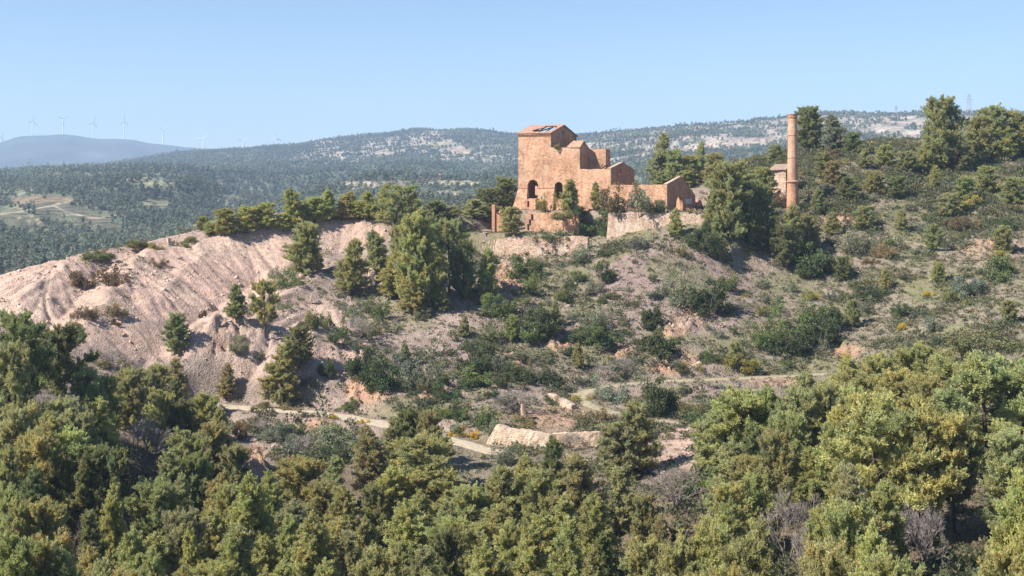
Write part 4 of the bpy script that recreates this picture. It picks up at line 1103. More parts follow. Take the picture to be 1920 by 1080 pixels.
def add_shrub(px, py0, py1, wpx, kind, col, lab=None, auto=False, size=None, q=None):
    if q is None: q = hit(px, py1)
    if q is None: return
    Hm = (py1 - py0) * q[1] / F if size is None else size[1]; W = wpx * q[1] / F if size is None else size[0]
    st, fo = RP.choice(SHRUBS[kind])
    r = plant('shrub', 'shrub', st, fo, (q[0], q[1], q[2] - .12 * Hm), W, Hm * 1.1, 2.6 if kind != 'low' else 3.0, 2.0 if kind != 'low' else 1.3, jit(SCOL[col], .15), RP.uniform(0, 6.28), 'foliage', 'stem')
    r['group'] = 'shrubs on the slopes'
    ITEMS.append((r, px, (py0 + py1) / 2, 'shrub', {'dense': 'dense', 'loose': 'loose', 'low': 'low spreading'}[kind] + ' ' + SWORD[col], lab))
    return r
def add_bare(px, py0, py1, wpx, v, col=(.33, .285, .26), lab=None, mode='b', h=5, name='bare_tree'):
    if mode == 'b':
        q = hit(px, py1); 
        if q is None: return
        Hm = (py1 - py0) * q[1] / F
    else:
        q = hit(px, py0, near_z, h, 50); Hm = h
        if q is None: return
    W = wpx * q[1] / F
    tr, cr = BARES[v]
    r = plant(name, 'bare tree', tr, cr, (q[0], q[1], float(near_z(q[:1], q[1:2])[0]) - .1), W, Hm, 5.6, 5.6, col, RP.uniform(0, 6.28), 'twigs', 'trunk')
    r['group'] = 'leafless trees'
    ITEMS.append((r, px, (py0 + py1) / 2 if mode == 'b' else py0 + 50, 'bare tree', 'leafless grey', lab))
    return r

# pines whose foot shows: px, top, base, width, kind, colour, label
for a in [
 (573,413,517,74,'bushy','olive','full rounded pine standing alone below the spoil heap crest'),
 (445,530,600,52,'young','green','left one of the two close pines on the open spoil face'),
 (497,523,632,62,'old','olive','right one of the two close pines on the open spoil face, with a long shadow'),
 (331,585,662,56,'bushy','green','single rounded pine standing alone on the pink spoil face'),
 (528,634,762,92,'young','olive','large full pine just above the gravel road with a deep shadow at its foot'),
 (562,612,690,60,'bushy','dark','dark pine behind the large full pine above the gravel road'),
 (425,678,747,44,'young','brown','small pointed pine left of the large full pine by the gravel road'),
 (660,443,552,74,'young','olive','broad pine at the left end of the big grove on the spoil heap'),
 (735,347,452,74,'old','green','tallest round topped pine at the upper left of the big grove'),
 (712,428,520,64,'young','green',None),(760,420,540,70,'bushy','green',None),
 (785,395,578,100,'bushy','olive','largest pine in the middle of the big grove below the tower'),
 (735,470,560,60,'column','bright',None),(842,408,548,80,'old','green','tall pine at the right side of the big grove near the stone wall'),
 (815,470,572,66,'young','green',None),(868,450,560,56,'bushy','dark',None),(830,535,585,34,'column','green',None),(775,520,585,70,'bushy','olive',None),
 (914,462,560,52,'young','olive','pine standing alone right of the grove just below the curved stone wall'),
 (380,405,432,34,'bushy','brown','small brownish bush-like pine at the left end of the crest row'),(395,415,440,34,'bushy','bright',None),
 (422,389,440,52,'bushy','bright',None),(462,385,436,54,'bushy','bright',None),(500,378,428,56,'bushy','yellow',None),(532,398,432,40,'bushy','yellow',None),
 (551,350,426,52,'young','bright','pointed bright green pine sticking out of the crest row'),(590,368,418,56,'bushy','bright',None),(612,352,414,50,'young','bright',None),(645,357,412,60,'young','olive',None),
 (570,382,420,46,'bushy','yellow',None),
 (672,374,410,44,'bushy','bright',None),(692,356,412,50,'young','bright',None),(722,341,415,54,'young','bright',None),(775,372,420,60,'bushy','green',None),(815,374,425,56,'bushy','dark',None),(845,385,425,52,'bushy','green',None),(795,392,440,60,'bushy','green',None),
 (945,330,402,64,'bushy','dark','dark round tree rising against the left side of the tower'),(915,352,405,62,'bushy','dark',None),(890,372,410,50,'bushy','grey',None),(925,385,415,48,'bushy','bright',None),
 (960,390,442,50,'bushy','olive','bushy olive tree on the terrace between the slim pillar and the forewall'),
 (1066,336,408,38,'column','olive','slender pine growing against the front of the tall ruin between arch and window'),
 (1118,340,396,26,'column','brown','thin spindly tree in front of the right-hand window of the tall ruin'),
 (1265,388,446,40,'young','olive','young pine in front of the rubble retaining wall and annex gable'),
 (1134,252,320,48,'bushy','olive','round olive tree showing above the wall behind the tall ruin'),(1156,282,322,38,'bushy','dark','dark round tree directly behind the end of the ruin inner wall'),
 (1235,246,352,52,'column','grey','tall two-tiered tree behind the ruin roofline left of the annex peak'),(1265,280,352,46,'bushy','grey',None),(1310,262,330,34,'young','grey',None),(1222,300,350,44,'bushy','green',None),(1295,290,345,50,'bushy','olive',None),(1340,285,350,50,'bushy','olive',None),(1250,320,352,60,'bushy','green',None),(1285,318,350,50,'bushy','olive',None),
 (1365,304,450,92,'bushy','green','biggest dark pine right of the annex, standing in its own deep shade'),(1400,340,455,66,'bushy','dark',None),(1340,350,440,50,'young','green',None),(1430,345,455,66,'bushy','dark',None),(1346,402,488,42,'young','green','small pointed pine below the biggest pine right of the annex'),
 (1390,264,300,42,'bushy','dark',None),(1430,312,370,56,'bushy','olive',None),(1385,310,360,56,'bushy','olive',None),(1455,270,305,36,'bushy','green',None),
 (1518,198,282,66,'bushy','dark','dark round pine on the skyline just right of the chimney top'),(1566,212,285,64,'young','blue','bluish green pine on the skyline second to the right of the chimney'),(1600,246,290,42,'bushy','dark',None),
 (1770,178,318,92,'bushy','green','tallest skyline pine on the right hillside, below the taller pylon'),(1735,262,322,50,'young','olive',None),(1800,260,320,50,'bushy','dark',None),
 (1862,196,296,74,'bushy','green',None),(1838,216,300,64,'bushy','olive',None),(1890,206,290,70,'bushy','olive',None),(1920,214,290,70,'bushy','green',None),(1880,235,300,60,'bushy','olive',None),
 (1487,378,486,58,'young','olive','pine growing directly below the foot of the chimney'),(1515,400,470,50,'bushy','green',None),(1752,308,352,30,'young','bright','little bright green cone-shaped pine alone on the right hillside'),
 (1545,285,335,40,'bushy','green',None),(1620,275,315,36,'young','green',None),(1660,270,310,40,'bushy','olive',None),(1700,282,325,44,'bushy','green',None),(1640,320,365,44,'bushy','olive',None),(1590,330,375,46,'bushy','dark',None),(1535,350,400,40,'young','green',None),(1680,330,372,44,'bushy','dark',None),(1810,330,375,46,'bushy','green',None),(1850,310,360,50,'bushy','olive',None),(1900,330,385,54,'bushy','green',None),(1780,360,405,50,'bushy','grey',None),(1560,395,440,46,'young','olive',None),(1620,385,430,44,'bushy','green',None),(1410,360,440,60,'bushy','green',None),
 (1040,560,612,30,'young','green',None),(1085,640,690,32,'young','olive',None),(960,590,640,30,'bushy','green',None),(870,590,632,28,'young','olive',None),(760,640,690,30,'young','green',None),(1380,640,690,34,'bushy','green',None),(1600,560,612,32,'bushy','green',None),(1660,500,545,30,'young','olive',None),(1750,420,470,36,'bushy','green',None),(1880,420,475,40,'bushy','olive',None),(1690,390,432,34,'young','green',None),(1580,480,525,34,'bushy','dark',None),(1890,560,610,36,'bushy','green',None),(1760,490,530,30,'bushy','olive',None),
 (1470,420,500,60,'bushy','dark',None),(1440,400,470,60,'bushy','dark',None),(1560,300,345,36,'bushy','brown',None),
]:
    add_pine(a[0], a[1], a[2], a[3], a[4], a[5], 'b', None, a[6])

# foreground forest: px, crown top, height in metres, width in px, kind, colour
for a in [
 (50,588,12,100,'old','dark','big dark pine with a leaning trunk at the left edge of the photo'),(112,606,11,104,'old','dark','broad dark spreading pine just right of the big leaning one at the left edge'),
 (15,640,11,80,'old','grey',None),(160,690,9,70,'bushy','green',None),(200,702,8,60,'bushy','olive',None),(245,686,8,56,'bushy','olive',None),(298,680,8,60,'bushy','olive',None),(336,668,8,38,'column','brown',None),(275,692,7,48,'bushy','green',None),(225,690,7,50,'bushy','olive',None),
 (115,742,9,90,'bushy','grey',None),(185,742,9,86,'bushy','olive',None),(325,705,8,50,'young','dark',None),(300,728,8,56,'bushy','olive',None),(343,745,8,60,'bushy','dark',None),(386,735,8,64,'bushy','olive',None),(412,760,8,56,'bushy','olive',None),(150,770,9,80,'bushy','grey',None),
 (90,770,9,100,'bushy','olive',None),(30,760,10,84,'bushy','grey',None),(55,800,10,100,'old','olive',None),(120,815,10,120,'old','olive',None),(10,830,10,80,'bushy','olive',None),(190,835,10,90,'old','dark',None),(150,850,9,90,'old','dark',None),
 (350,805,10,92,'bushy','green',None),(330,840,9,86,'bushy','grey',None),(400,790,9,76,'bushy','brown',None),(440,830,8,66,'bushy','grey',None),(425,800,8,60,'young','brown',None),(370,845,9,70,'bushy','dark',None),
 (60,872,9,86,'bushy','dark',None),(25,900,9,80,'bushy','olive',None),(205,905,9,64,'young','olive',None),(285,895,9,104,'bushy','green',None),(335,885,9,76,'bushy','grey',None),(400,880,9,80,'young','olive',None),(430,905,9,70,'bushy','olive',None),
 (470,882,11,118,'young','olive','large upright pine in front of the dark rocky gully below the gravel road'),(80,932,9,100,'bushy','brown',None),(35,925,9,70,'young','brown',None),(240,985,9,100,'bushy','olive',None),(120,1015,9,130,'bushy','green',None),(30,1000,9,110,'bushy','yellow',None),
 (335,950,9,96,'bushy','grey',None),(365,985,8,46,'column','yellow','thin yellowish pine near the bottom edge left of the large upright pine'),(290,1020,9,90,'bushy','olive',None),(200,1040,9,80,'bushy','grey',None),(180,950,8,60,'column','dark',None),
 (560,855,9,112,'bushy','yellow',None),(508,880,9,76,'bushy','yellow',None),(625,850,7,64,'bushy','grey',None),(585,955,10,116,'young','olive',None),(535,960,9,80,'bushy','olive',None),(600,900,8,80,'bushy','olive',None),
 (702,795,9,84,'bushy','brown',None),(735,868,8,84,'bushy','yellow',None),(795,815,9,128,'bushy','olive',None),(772,762,8,64,'bushy','dark',None),(806,765,8,56,'bushy','brown',None),(745,780,7,60,'bushy','grey',None),(690,960,9,84,'bushy','olive',None),(770,935,10,140,'bushy','olive','widest round pine at the bottom centre below the gap in the gravel road'),(660,985,9,70,'column','grey',None),(840,985,9,80,'bushy','dark',None),
 (700,905,7,60,'bushy','green',None),(880,905,8,90,'bushy','olive',None),(850,965,9,96,'bushy','yellow',None),(935,870,9,116,'bushy','olive',None),(985,850,9,80,'bushy','olive',None),(1032,815,8,64,'bushy','dark',None),(1090,845,10,112,'young','brown','tall brownish pine in front of the shaded end of the pale wall'),(1010,872,9,76,'bushy','olive',None),(960,965,9,100,'bushy','yellow',None),(1062,962,10,100,'young','yellow',None),(990,975,9,100,'bushy','olive',None),
 (1168,868,7,54,'column','grey','narrow grey green tree left of the spreading leafless almond'),(1192,745,9,96,'young','olive','feathery pine between the dirt path bends and the pale wall'),(1160,790,7,76,'bushy','grey',None),(1205,925,6,56,'bushy','brown',None),(1235,960,8,70,'bushy','brown',None),(1130,990,6,60,'bushy','dark',None),
 (1325,985,9,90,'bushy','olive',None),(1362,930,9,94,'young','olive',None),(1270,1000,9,90,'bushy','olive',None),(1340,985,9,100,'bushy','yellow',None),(1420,965,9,80,'bushy','olive',None),(1200,1010,7,70,'bushy','olive',None),
 (1385,728,9,132,'bushy','olive','broad bushy pine below the right end of the dirt path'),(1340,770,7,70,'bushy','grey',None),(1440,720,9,90,'bushy','green',None),(1450,805,9,80,'bushy','olive',None),(1415,790,7,70,'bushy','dark',None),(1400,850,7,60,'bushy','yellow',None),(1420,885,8,76,'bushy','olive',None),
 (1512,692,9,86,'bushy','grey',None),(1580,660,8,84,'bushy','yellow',None),(1605,690,9,90,'bushy','olive',None),(1550,715,9,90,'bushy','grey',None),(1490,730,9,80,'bushy','grey',None),(1480,770,9,70,'old','olive',None),(1650,660,9,90,'bushy','olive',None),
 (1712,642,9,94,'bushy','olive',None),(1765,655,9,104,'bushy','olive',None),(1690,690,9,96,'bushy','yellow',None),(1735,700,9,100,'bushy','olive',None),(1660,745,13,176,'old','olive','large golden olive pine with a hollow dark crown at the lower right'),(1720,755,12,140,'old','olive',None),(1560,780,9,90,'bushy','olive',None),
 (1852,662,13,180,'old','green','huge spreading green pine at the right edge above the dark trunks'),(1800,680,10,110,'bushy','olive',None),(1900,690,11,120,'bushy','green',None),(1895,800,9,110,'bushy','grey',None),(1790,775,10,90,'old','dark',None),
 (1905,872,10,96,'young','yellow','yellowish young pine in the lower right corner of the photo'),(1578,865,10,110,'bushy','olive',None),(1600,870,10,110,'bushy','grey',None),(1580,940,9,110,'bushy','olive',None),(1630,965,9,90,'bushy','yellow',None),(1395,1000,9,90,'bushy','green',None),(1560,1010,8,100,'bushy','grey',None),
 (700,1020,9,90,'bushy','olive',None),(440,1000,8,70,'bushy','yellow',None),(900,1010,9,110,'bushy','olive',None),(1110,1020,8,80,'bushy','olive',None),
]:
    add_pine(a[0], a[1], None, a[3], a[4], a[5], 't', a[2], a[6])

# gaps in the forest filled with lesser pines
RF = random.Random(29); fused = [(i[1], i[2]) for i in ITEMS if i[3] == 'pine']; nf = 0
for t_ in range(4000):
    px, py = RF.uniform(5, 1915), RF.uniform(800, 1075)
    edge = 880 if 900 < px < 1330 else (870 if px < 900 else 800)
    if py < edge or nf >= 84 or (1120 < px < 1240 and py > 900): continue
    if (860 < px < 1010 and py < 905): continue
    if (1425 < px < 1535 and py > 850) or (1670 < px < 1870 and py > 800) or (110 < px < 185 and 880 < py < 1000) or (1180 < px < 1350 and py < 975) or (210 < px < 320 and py < 900): continue
    if min(((px - a) * 1.0) ** 2 + (py + 55 - b) ** 2 for a, b in fused) < 47 ** 2: continue
    if add_pine(px, py, None, RF.uniform(80, 120), RF.choice(['bushy', 'young', 'young']), RF.choice(['olive', 'olive', 'olive', 'green', 'grey', 'yellow']), 't', RF.uniform(6.5, 9), None): nf += 1; fused.append((px, py + 55))
print('filled', nf)
add_bare(262, 742, 0, 140, 0, lab='large leafless grey tree among the pines at the lower left', mode='t', h=9)
add_bare(480, 905, 0, 60, 1, lab=None, mode='t', h=6)
add_bare(145, 915, 0, 90, 2, lab=None, mode='t', h=6)
add_bare(1262, 845, 950, 165, 1, (.27, .23, .21), lab='spreading leafless almond with a forked trunk at the bottom centre right')
add_bare(1475, 868, 0, 130, 2, mode='t', h=9, lab='tall twiggy leafless tree left of the golden olive pine at the lower right')
add_bare(1435, 905, 0, 80, 0, mode='t', h=7); add_bare(1505, 930, 0, 90, 1, mode='t', h=8); add_bare(330, 800, 0, 70, 2, mode='t', h=7); add_bare(205, 800, 0, 80, 1, mode='t', h=8)
add_bare(970, 715, 775, 110, 0, lab='grey leafless thicket on the slope left of the dirt path bend')
add_bare(665, 572, 640, 76, 1, lab='bare grey twiggy tree on the spoil slope under the grove')
add_bare(1075, 795, 845, 60, 2, lab='thin leafless bush in front of the shaded end of the pale wall')
add_bare(1170, 655, 705, 60, 0); add_bare(205, 640, 690, 56, 1, lab='grey leafless bush at the foot of the pink spoil face'); add_bare(1690, 900, 0, 120, 2, mode='t', h=7); add_bare(1740, 890, 0, 100, 1, mode='t', h=8); add_bare(490, 775, 815, 60, 2); add_bare(570, 800, 850, 70, 0); add_bare(1130, 670, 710, 50, 2); add_bare(950, 880, 0, 70, 1, mode='t', h=5)

# named shrubs: px, top, base, width, kind, colour, label
for a in [
 (1275,510,572,70,'loose','grey','silvery grey shrub of the pair on the bare mauve slope'),(1325,520,586,80,'dense','dark','big dark green shrub with a strong shadow on the bare mauve slope'),(1350,505,535,54,'low','green',None),
 (1220,563,612,42,'dense','dark',None),(1226,612,664,80,'dense','dark',None),(1130,566,618,76,'loose','grey',None),(1140,600,648,90,'dense','dark',None),(1105,605,645,50,'dense','green',None),(1142,485,528,34,'dense','dark',None),(1114,502,546,34,'loose','grey','small grey shrub just left of a dark one on the upper mauve slope'),
 (990,468,522,70,'dense','green','leafy green shrub growing right under the curved stone wall'),(1000,510,550,60,'loose','green',None),(1012,560,622,78,'dense','dark',None),(1000,600,640,60,'dense','green',None),(945,545,592,54,'dense','green',None),(930,600,640,50,'loose','green',None),(975,640,672,60,'loose','grey',None),(1030,645,670,46,'loose','grey',None),
 (730,655,732,70,'dense','dark','dark rounded shrub above the orange rock outcrop by the gravel road'),(787,670,732,66,'loose','grey',None),(664,643,702,48,'dense','dark',None),(820,690,728,50,'dense','dark',None),(890,640,700,90,'dense','dark',None),(905,680,722,80,'dense','green',None),(850,670,710,50,'loose','grey',None),(612,670,705,34,'dense','dark',None),
 (1500,555,620,90,'loose','green',None),(1450,585,640,80,'loose','green',None),(1530,585,650,90,'dense','dark',None),(1480,610,655,80,'dense','dark',None),(1550,560,610,60,'dense','dark',None),(1420,600,645,60,'loose','green',None),(1520,620,655,60,'loose','blue',None),
 (1820,508,556,58,'dense','blue','bluish grey round shrub on the right slope under the red bank'),(1850,475,522,92,'low','green',None),(1845,614,668,112,'dense','olive','broad olive shrub tipped with orange at the top of the right-hand forest'),(1618,545,582,54,'loose','blue',None),(1642,530,562,50,'dense','dark',None),(1700,565,592,40,'dense','dark','small dark cushion shrub alone on the pale right slope'),(1530,450,512,84,'dense','dark',None),(1600,428,472,70,'loose','grey',None),(1555,470,510,60,'low','olive',None),
 (1143,688,752,66,'loose','blue','grey shrub standing in the bend of the dirt path'),(1240,700,772,84,'dense','dark','big dark shrub between the two arms of the dirt path'),(1205,725,770,60,'loose','olive',None),(1180,745,785,60,'loose','grey',None),(1290,735,775,60,'loose','olive',None),(1330,745,790,70,'loose','green',None),
 (600,568,612,52,'low','olive',None),(640,590,640,50,'loose','green',None),(690,585,625,50,'low','olive',None),(655,560,590,50,'low','grey',None),(545,500,535,60,'low','green',None),(530,495,520,40,'low','grey',None),
 (205,490,530,70,'low','brown',None),(170,500,540,60,'low','brown',None),(300,480,500,36,'low','brown',None),(190,560,590,60,'low','straw',None),(160,570,595,40,'low','brown',None),(215,595,610,24,'low','brown',None),(376,580,593,18,'low','brown',None),(205,655,690,60,'loose','olive',None),(180,465,490,50,'dense','green',None),(270,445,465,50,'dense','olive',None),(300,452,468,34,'low','yellow',None),(200,466,485,30,'dense','brown',None),(340,440,460,50,'low','olive',None),
 (1112,388,438,62,'dense','green','leafy dark green shrub filling the gap between forewall and retaining wall'),(1095,405,440,46,'dense','green',None),(1130,400,440,46,'dense','dark',None),(1040,425,446,64,'low','green','low green bush at the foot of the brick forewall'),
 (1165,338,402,72,'loose','brown','tall brownish shrub in front of the right gable of the tall ruin'),(1200,350,398,72,'loose','grey','round grey olive shrub in front of the annex wall'),(1140,375,405,50,'dense','green',None),(1235,372,398,30,'dense','dark',None),(1225,365,398,40,'loose','olive',None),(1025,360,396,36,'loose','yellow',None),(1078,375,402,40,'dense','dark',None),(1060,390,408,60,'low','olive',None),
 (1090,455,492,60,'loose','grey','grey shrub below the right end of the curved stone wall'),(1330,395,440,46,'dense','dark',None),(1300,425,445,40,'low','dark',None),(1268,455,475,30,'low','olive',None),(1320,430,470,60,'dense','dark',None),
 (560,780,818,60,'loose','green',None),(640,790,838,90,'dense','grey',None),(600,810,850,80,'loose','grey',None),(660,815,860,80,'loose','grey',None),(470,778,805,50,'low','brown',None),(440,785,815,40,'low','brown',None),(650,745,770,40,'dense','green',None),(545,755,770,50,'low','straw',None),(480,750,765,40,'low','olive',None),
 (855,750,785,40,'dense','dark',None),(900,755,800,60,'loose','green',None),(925,785,820,50,'loose','grey',None),(945,835,870,60,'loose','blue',None),(980,775,800,60,'low','olive',None),(860,790,812,36,'loose','grey',None),(1095,735,750,40,'low','yellow',None),(1110,755,790,50,'low','straw',None),
 (1318,880,925,50,'loose','bright','fresh bright green young bush right of the spreading leafless almond'),(1340,900,930,60,'loose','straw',None),
 (862,795,808,18,'low','gorse','patch of yellow gorse nearest the left of the pale plastered wall'),(850,806,818,16,'low','gorse',None),(882,800,820,22,'low','gorse',None),(685,780,793,16,'low','gorse',None),(625,772,785,14,'low','gorse',None),(1695,600,615,20,'low','gorse',None),(1785,630,640,14,'low','gorse','orange yellow gorse tuft left of the broad olive shrub'),(1635,262,272,24,'low','gorse','yellow gorse patch on the skyline right of the bluish pine'),(1745,542,553,18,'low','gorse',None),(1590,262,276,18,'low','gorse',None),(1585,660,672,20,'low','gorse',None),(1630,520,530,14,'low','gorse',None),(1885,642,655,20,'low','gorse',None),(1845,262,272,20,'low','gorse',None),
]:
    add_shrub(*a)

# plants rooted on the ruin itself
for px, vv, zz, w_, h_, c_, lab in ((1046, .4, zb + .1, 2.0, 1.3, 'olive', 'weedy bush growing on the wall top of the middle block of the tall ruin'), (1160, -8.3, PZ + .3, 2.2, 1.0, 'straw', 'straw coloured tuft on the top of the rubble retaining wall at its left end'), (1215, -8.2, PZ + .2, 2.6, .9, 'olive', 'low olive tuft on the top of the rubble retaining wall left of the young pine'), (1302, -8.0, PZ + .2, 2.6, 1.0, 'straw', 'straw coloured tuft on the retaining wall top below the annex doorways')):
    uu_ = u_at(px, vv); add_shrub(px, 0, 0, 0, 'low', c_, lab, True, (w_, h_), np.array(P3(uu_, vv, zz)))
# the remaining scrub one can tell apart, sown by how bushy each part of the slope is
DENS = [(1650,320,330,60,0,1.0),(1780,380,200,70,0,.9),(1560,420,100,60,0,.9),(1500,330,160,50,0,.9),(1050,600,130,70,0,1.0),(1000,690,190,45,0,.95),(1480,600,110,50,0,.6),(1750,560,200,90,0,.42),(1250,690,150,50,0,.6),(900,560,60,90,0,.55),(700,600,80,60,0,.45),(620,820,110,50,0,.7),(1700,480,220,40,0,.55),(1300,470,150,40,0,.25),(480,800,60,40,0,.35),(800,760,60,40,0,.6),(1150,460,60,40,0,.4),(180,530,110,60,0,.22)]
def dens(px, py):
    m = 0.03
    for a, b, rx, ry, an, s in DENS: m = max(m, s * float(blob(px, py, a, b, rx, ry, an)))
    return m
RS = random.Random(17); ns = 0; tries = 0
used = [(i[1], i[2]) for i in ITEMS]
while ns < 215 and tries < 9000:
    tries += 1
    px, py = RS.uniform(430, 1915), RS.uniform(275, 870)
    if RS.random() > dens(px, py): continue
    if min((px - a) ** 2 + (py - b) ** 2 for a, b in used) < 20 ** 2: continue
    q = hit(px, py)
    if q is None or q[1] > 345: continue
    u, v = uv(q[0], q[1])
    if -9 < u < UR1 + 2 and -13 < v < 16: continue
    if any((np.hypot(p[:, 0] - q[0], p[:, 1] - q[1]).min() < h_ + 1.2) for p, h_ in ROADS): continue
    right = px > 1380
    colr = RS.choice(['green', 'dark', 'grey', 'olive', 'blue', 'green', 'olive', 'grey'] + (['straw', 'brown', 'yellow'] if right else ['dark', 'dark']))
    w = RS.lognormvariate(math.log(3.3 if (px > 1400 and py < 440) else 2.5), .36); hh = w * RS.uniform(.5, .85)
    kind = RS.choice(['dense', 'loose', 'low', 'loose'])
    if kind == 'low': hh *= .75
    add_shrub(px, py - hh * F / q[1], py, 0, kind, colr, None, True, (w, hh), q); used.append((px, py)); ns += 1
print('shrubs sown', ns)

# ------------------------------------------------------------------ ground scrub and loose stones (nobody could count them)
def scatter_scrub():
    R = np.random.default_rng(123); n = 110000
    y = np.sqrt(R.random(n) * (345 ** 2 - 75 ** 2) + 75 ** 2); x = R.uniform(-.5, .5, n) * y
    z = near_z(x, y); px = CX + F * x / y; py = CY - F * z / y
    d = np.full(n, .10)
    for a, b, rx, ry, an, s in DENS: d = np.maximum(d, (.25 + s * .8) * blob(px, py, a, b, rx * 1.35, ry * 1.35, an))
    d = np.maximum(d, .62 * sstep(1380, 1470, px)); d = np.maximum(d, .5 * (y < 150))
    d = np.maximum(d, .38 * sstep(700, 800, px)); d = np.maximum(d, .45 * blob(px, py, 1250, 440, 200, 25))
    d *= np.where(heap_mask(px, py, y) > .5, .07 + .5 * (vn(x / 7, y / 7, 95) > .72), 1)
    d *= .35 + 1.2 * vn(x / 6, y / 6, 96)
    for p, h_ in ROADS:
        dm = np.full(n, 1e9)
        for k in range(0, len(p), 1): dm = np.minimum(dm, np.hypot(x - p[k, 0], y - p[k, 1]))
        d = np.where(dm < h_ + .1, 0, d)
    u, v = uv(x, y); d = np.where((u > -.5) & (u < UR1) & (v > -.5) & (v < 20), d * .15, d)
    k = R.random(n) < d; x, y, z, px = x[k], y[k], z[k], px[k]; n = len(x)
    nt = 12; r = R.uniform(.16, .5, n)
    q = R.normal(size=(n, nt, 3)); q /= np.linalg.norm(q, axis=2, keepdims=True); q[:, :, 2] = np.abs(q[:, :, 2])
    c = q * r[:, None, None] * np.array([1, 1, .75]) * R.random((n, nt, 1)) ** .5 + np.stack([x, y, z + .02], 1)[:, None]
    e1 = q * .5 + np.array([0, 0, .5]) + R.normal(size=q.shape) * .45; e1 /= np.linalg.norm(e1, axis=2, keepdims=True)
    e2 = np.cross(e1, R.normal(size=q.shape)); e2 /= np.linalg.norm(e2, axis=2, keepdims=True)
    S = r[:, None, None] * R.uniform(.35, .7, (n, nt, 1))
    P = np.stack([c - e2 * S * .4, c + e2 * S * .4, c + e1 * S], 2)
    pal = np.array([(.15, .145, .075), (.20, .17, .095), (.105, .12, .06), (.28, .235, .14), (.17, .14, .10), (.14, .155, .10)])
    T = pal[R.integers(0, len(pal), n)] * R.uniform(.75, 1.3, (n, 1)) * .9
    V = P.reshape(-1, 3); me = np_mesh('ground_scrub', V, np.arange(len(V)).reshape(-1, 3), 3); set_color_attr(me, 'tint', np.repeat(T, nt * 3, axis=0))
    o = link_mesh('ground_scrub', me, M['scrub']); tag(o, 'dry grass tufts and low heath covering the slopes', 'ground cover', kind='stuff')
    print('scrub tris', len(V) // 3)
scatter_scrub()
def scatter_heath():
    R = np.random.default_rng(77); n = 60000
    y = np.sqrt(R.random(n) * (350 ** 2 - 60 ** 2) + 60 ** 2); x = R.uniform(-.5, .5, n) * y
    z = near_z(x, y); px = CX + F * x / y; py = CY - F * z / y
    d = np.full(n, .015)
    for a, b, rx, ry, an, s in DENS: d = np.maximum(d, s * .75 * blob(px, py, a, b, rx * 1.15, ry * 1.15, an))
    d = np.maximum(d, .24 * sstep(1400, 1480, px)); d = np.maximum(d, .6 * blob(px, py, 1660, 350, 330, 75)); d = np.maximum(d, .17 * sstep(700, 800, px)); d = np.maximum(d, .34 * (y < 140))
    d *= 1.45 * (.22 + 1.7 * sstep(.35, .75, vn(x / 9, y / 9, 98))) 
    d *= np.where(heap_mask(px, py, y) > .4, .12, 1) * (1 - .65 * blob(px, py, 1240, 520, 130, 60)) * (1 - .9 * rock_mask(px, py)) * (1 - .8 * blob(px, py, 1430, 500, 60, 40))
    for p, h_ in ROADS:
        for k in range(0, len(p)): d = np.where(np.hypot(x - p[k, 0], y - p[k, 1]) < h_ - .1, 0, d)
    u, v = uv(x, y); d = np.where((u > -9) & (u < UR1) & (v > -13.5) & (v < 16), 0, d)
    k = R.random(n) < d; x, y, z, px = x[k], y[k], z[k], px[k]; n = len(x)
    r = np.clip(R.lognormal(math.log(.78), .42, n) * (1 + .45 * blob(px, CY - F * z / y, 1660, 350, 330, 75)), .3, 2.2)
    V = []; T = []
    pal = np.array([(.10, .12, .06), (.13, .145, .075), (.16, .165, .10), (.15, .14, .075), (.19, .165, .10), (.085, .105, .055)])
    for lo, hi, nt in ((0, 200, 60), (200, 260, 48), (260, 400, 44)):
        s_ = (y >= lo) & (y < hi); m = int(s_.sum())
        if not m: continue
        q = R.normal(size=(m, nt, 3)); q /= np.linalg.norm(q, axis=2, keepdims=True); q[:, :, 2] = np.abs(q[:, :, 2])
        c = q * r[s_][:, None, None] * np.array([1, 1, .8]) * R.random((m, nt, 1)) ** .35 + np.stack([x[s_], y[s_], z[s_] + .05], 1)[:, None]
        e1 = q * .7 + np.array([0, 0, .3]) + R.normal(size=q.shape) * .5; e1 /= np.linalg.norm(e1, axis=2, keepdims=True)
        e2 = np.cross(e1, q + .5 * R.normal(size=q.shape)); e2 /= np.linalg.norm(e2, axis=2, keepdims=True)
        S = (.10 + .13 * r[s_][:, None, None]) * R.uniform(.7, 1.3, (m, nt, 1))
        P = np.stack([c - e2 * S * .5, c + e2 * S * .5, c + e1 * S * 1.2], 2)
        V.append(P.reshape(-1, 3)); T.append(np.repeat(pal[R.integers(0, len(pal), m)] * R.uniform(.75, 1.3, (m, 1)), nt * 3, axis=0))
    V = np.concatenate(V); me = np_mesh('hillside_heath', V, np.arange(len(V)).reshape(-1, 3), 3); set_color_attr(me, 'tint', np.concatenate(T))
    o = link_mesh('hillside_heath', me, M['scrub']); tag(o, 'low grey green bushes crowding the hillside between the larger shrubs', 'undergrowth', kind='stuff')
    print('heath', n, len(V) // 3)
scatter_heath()
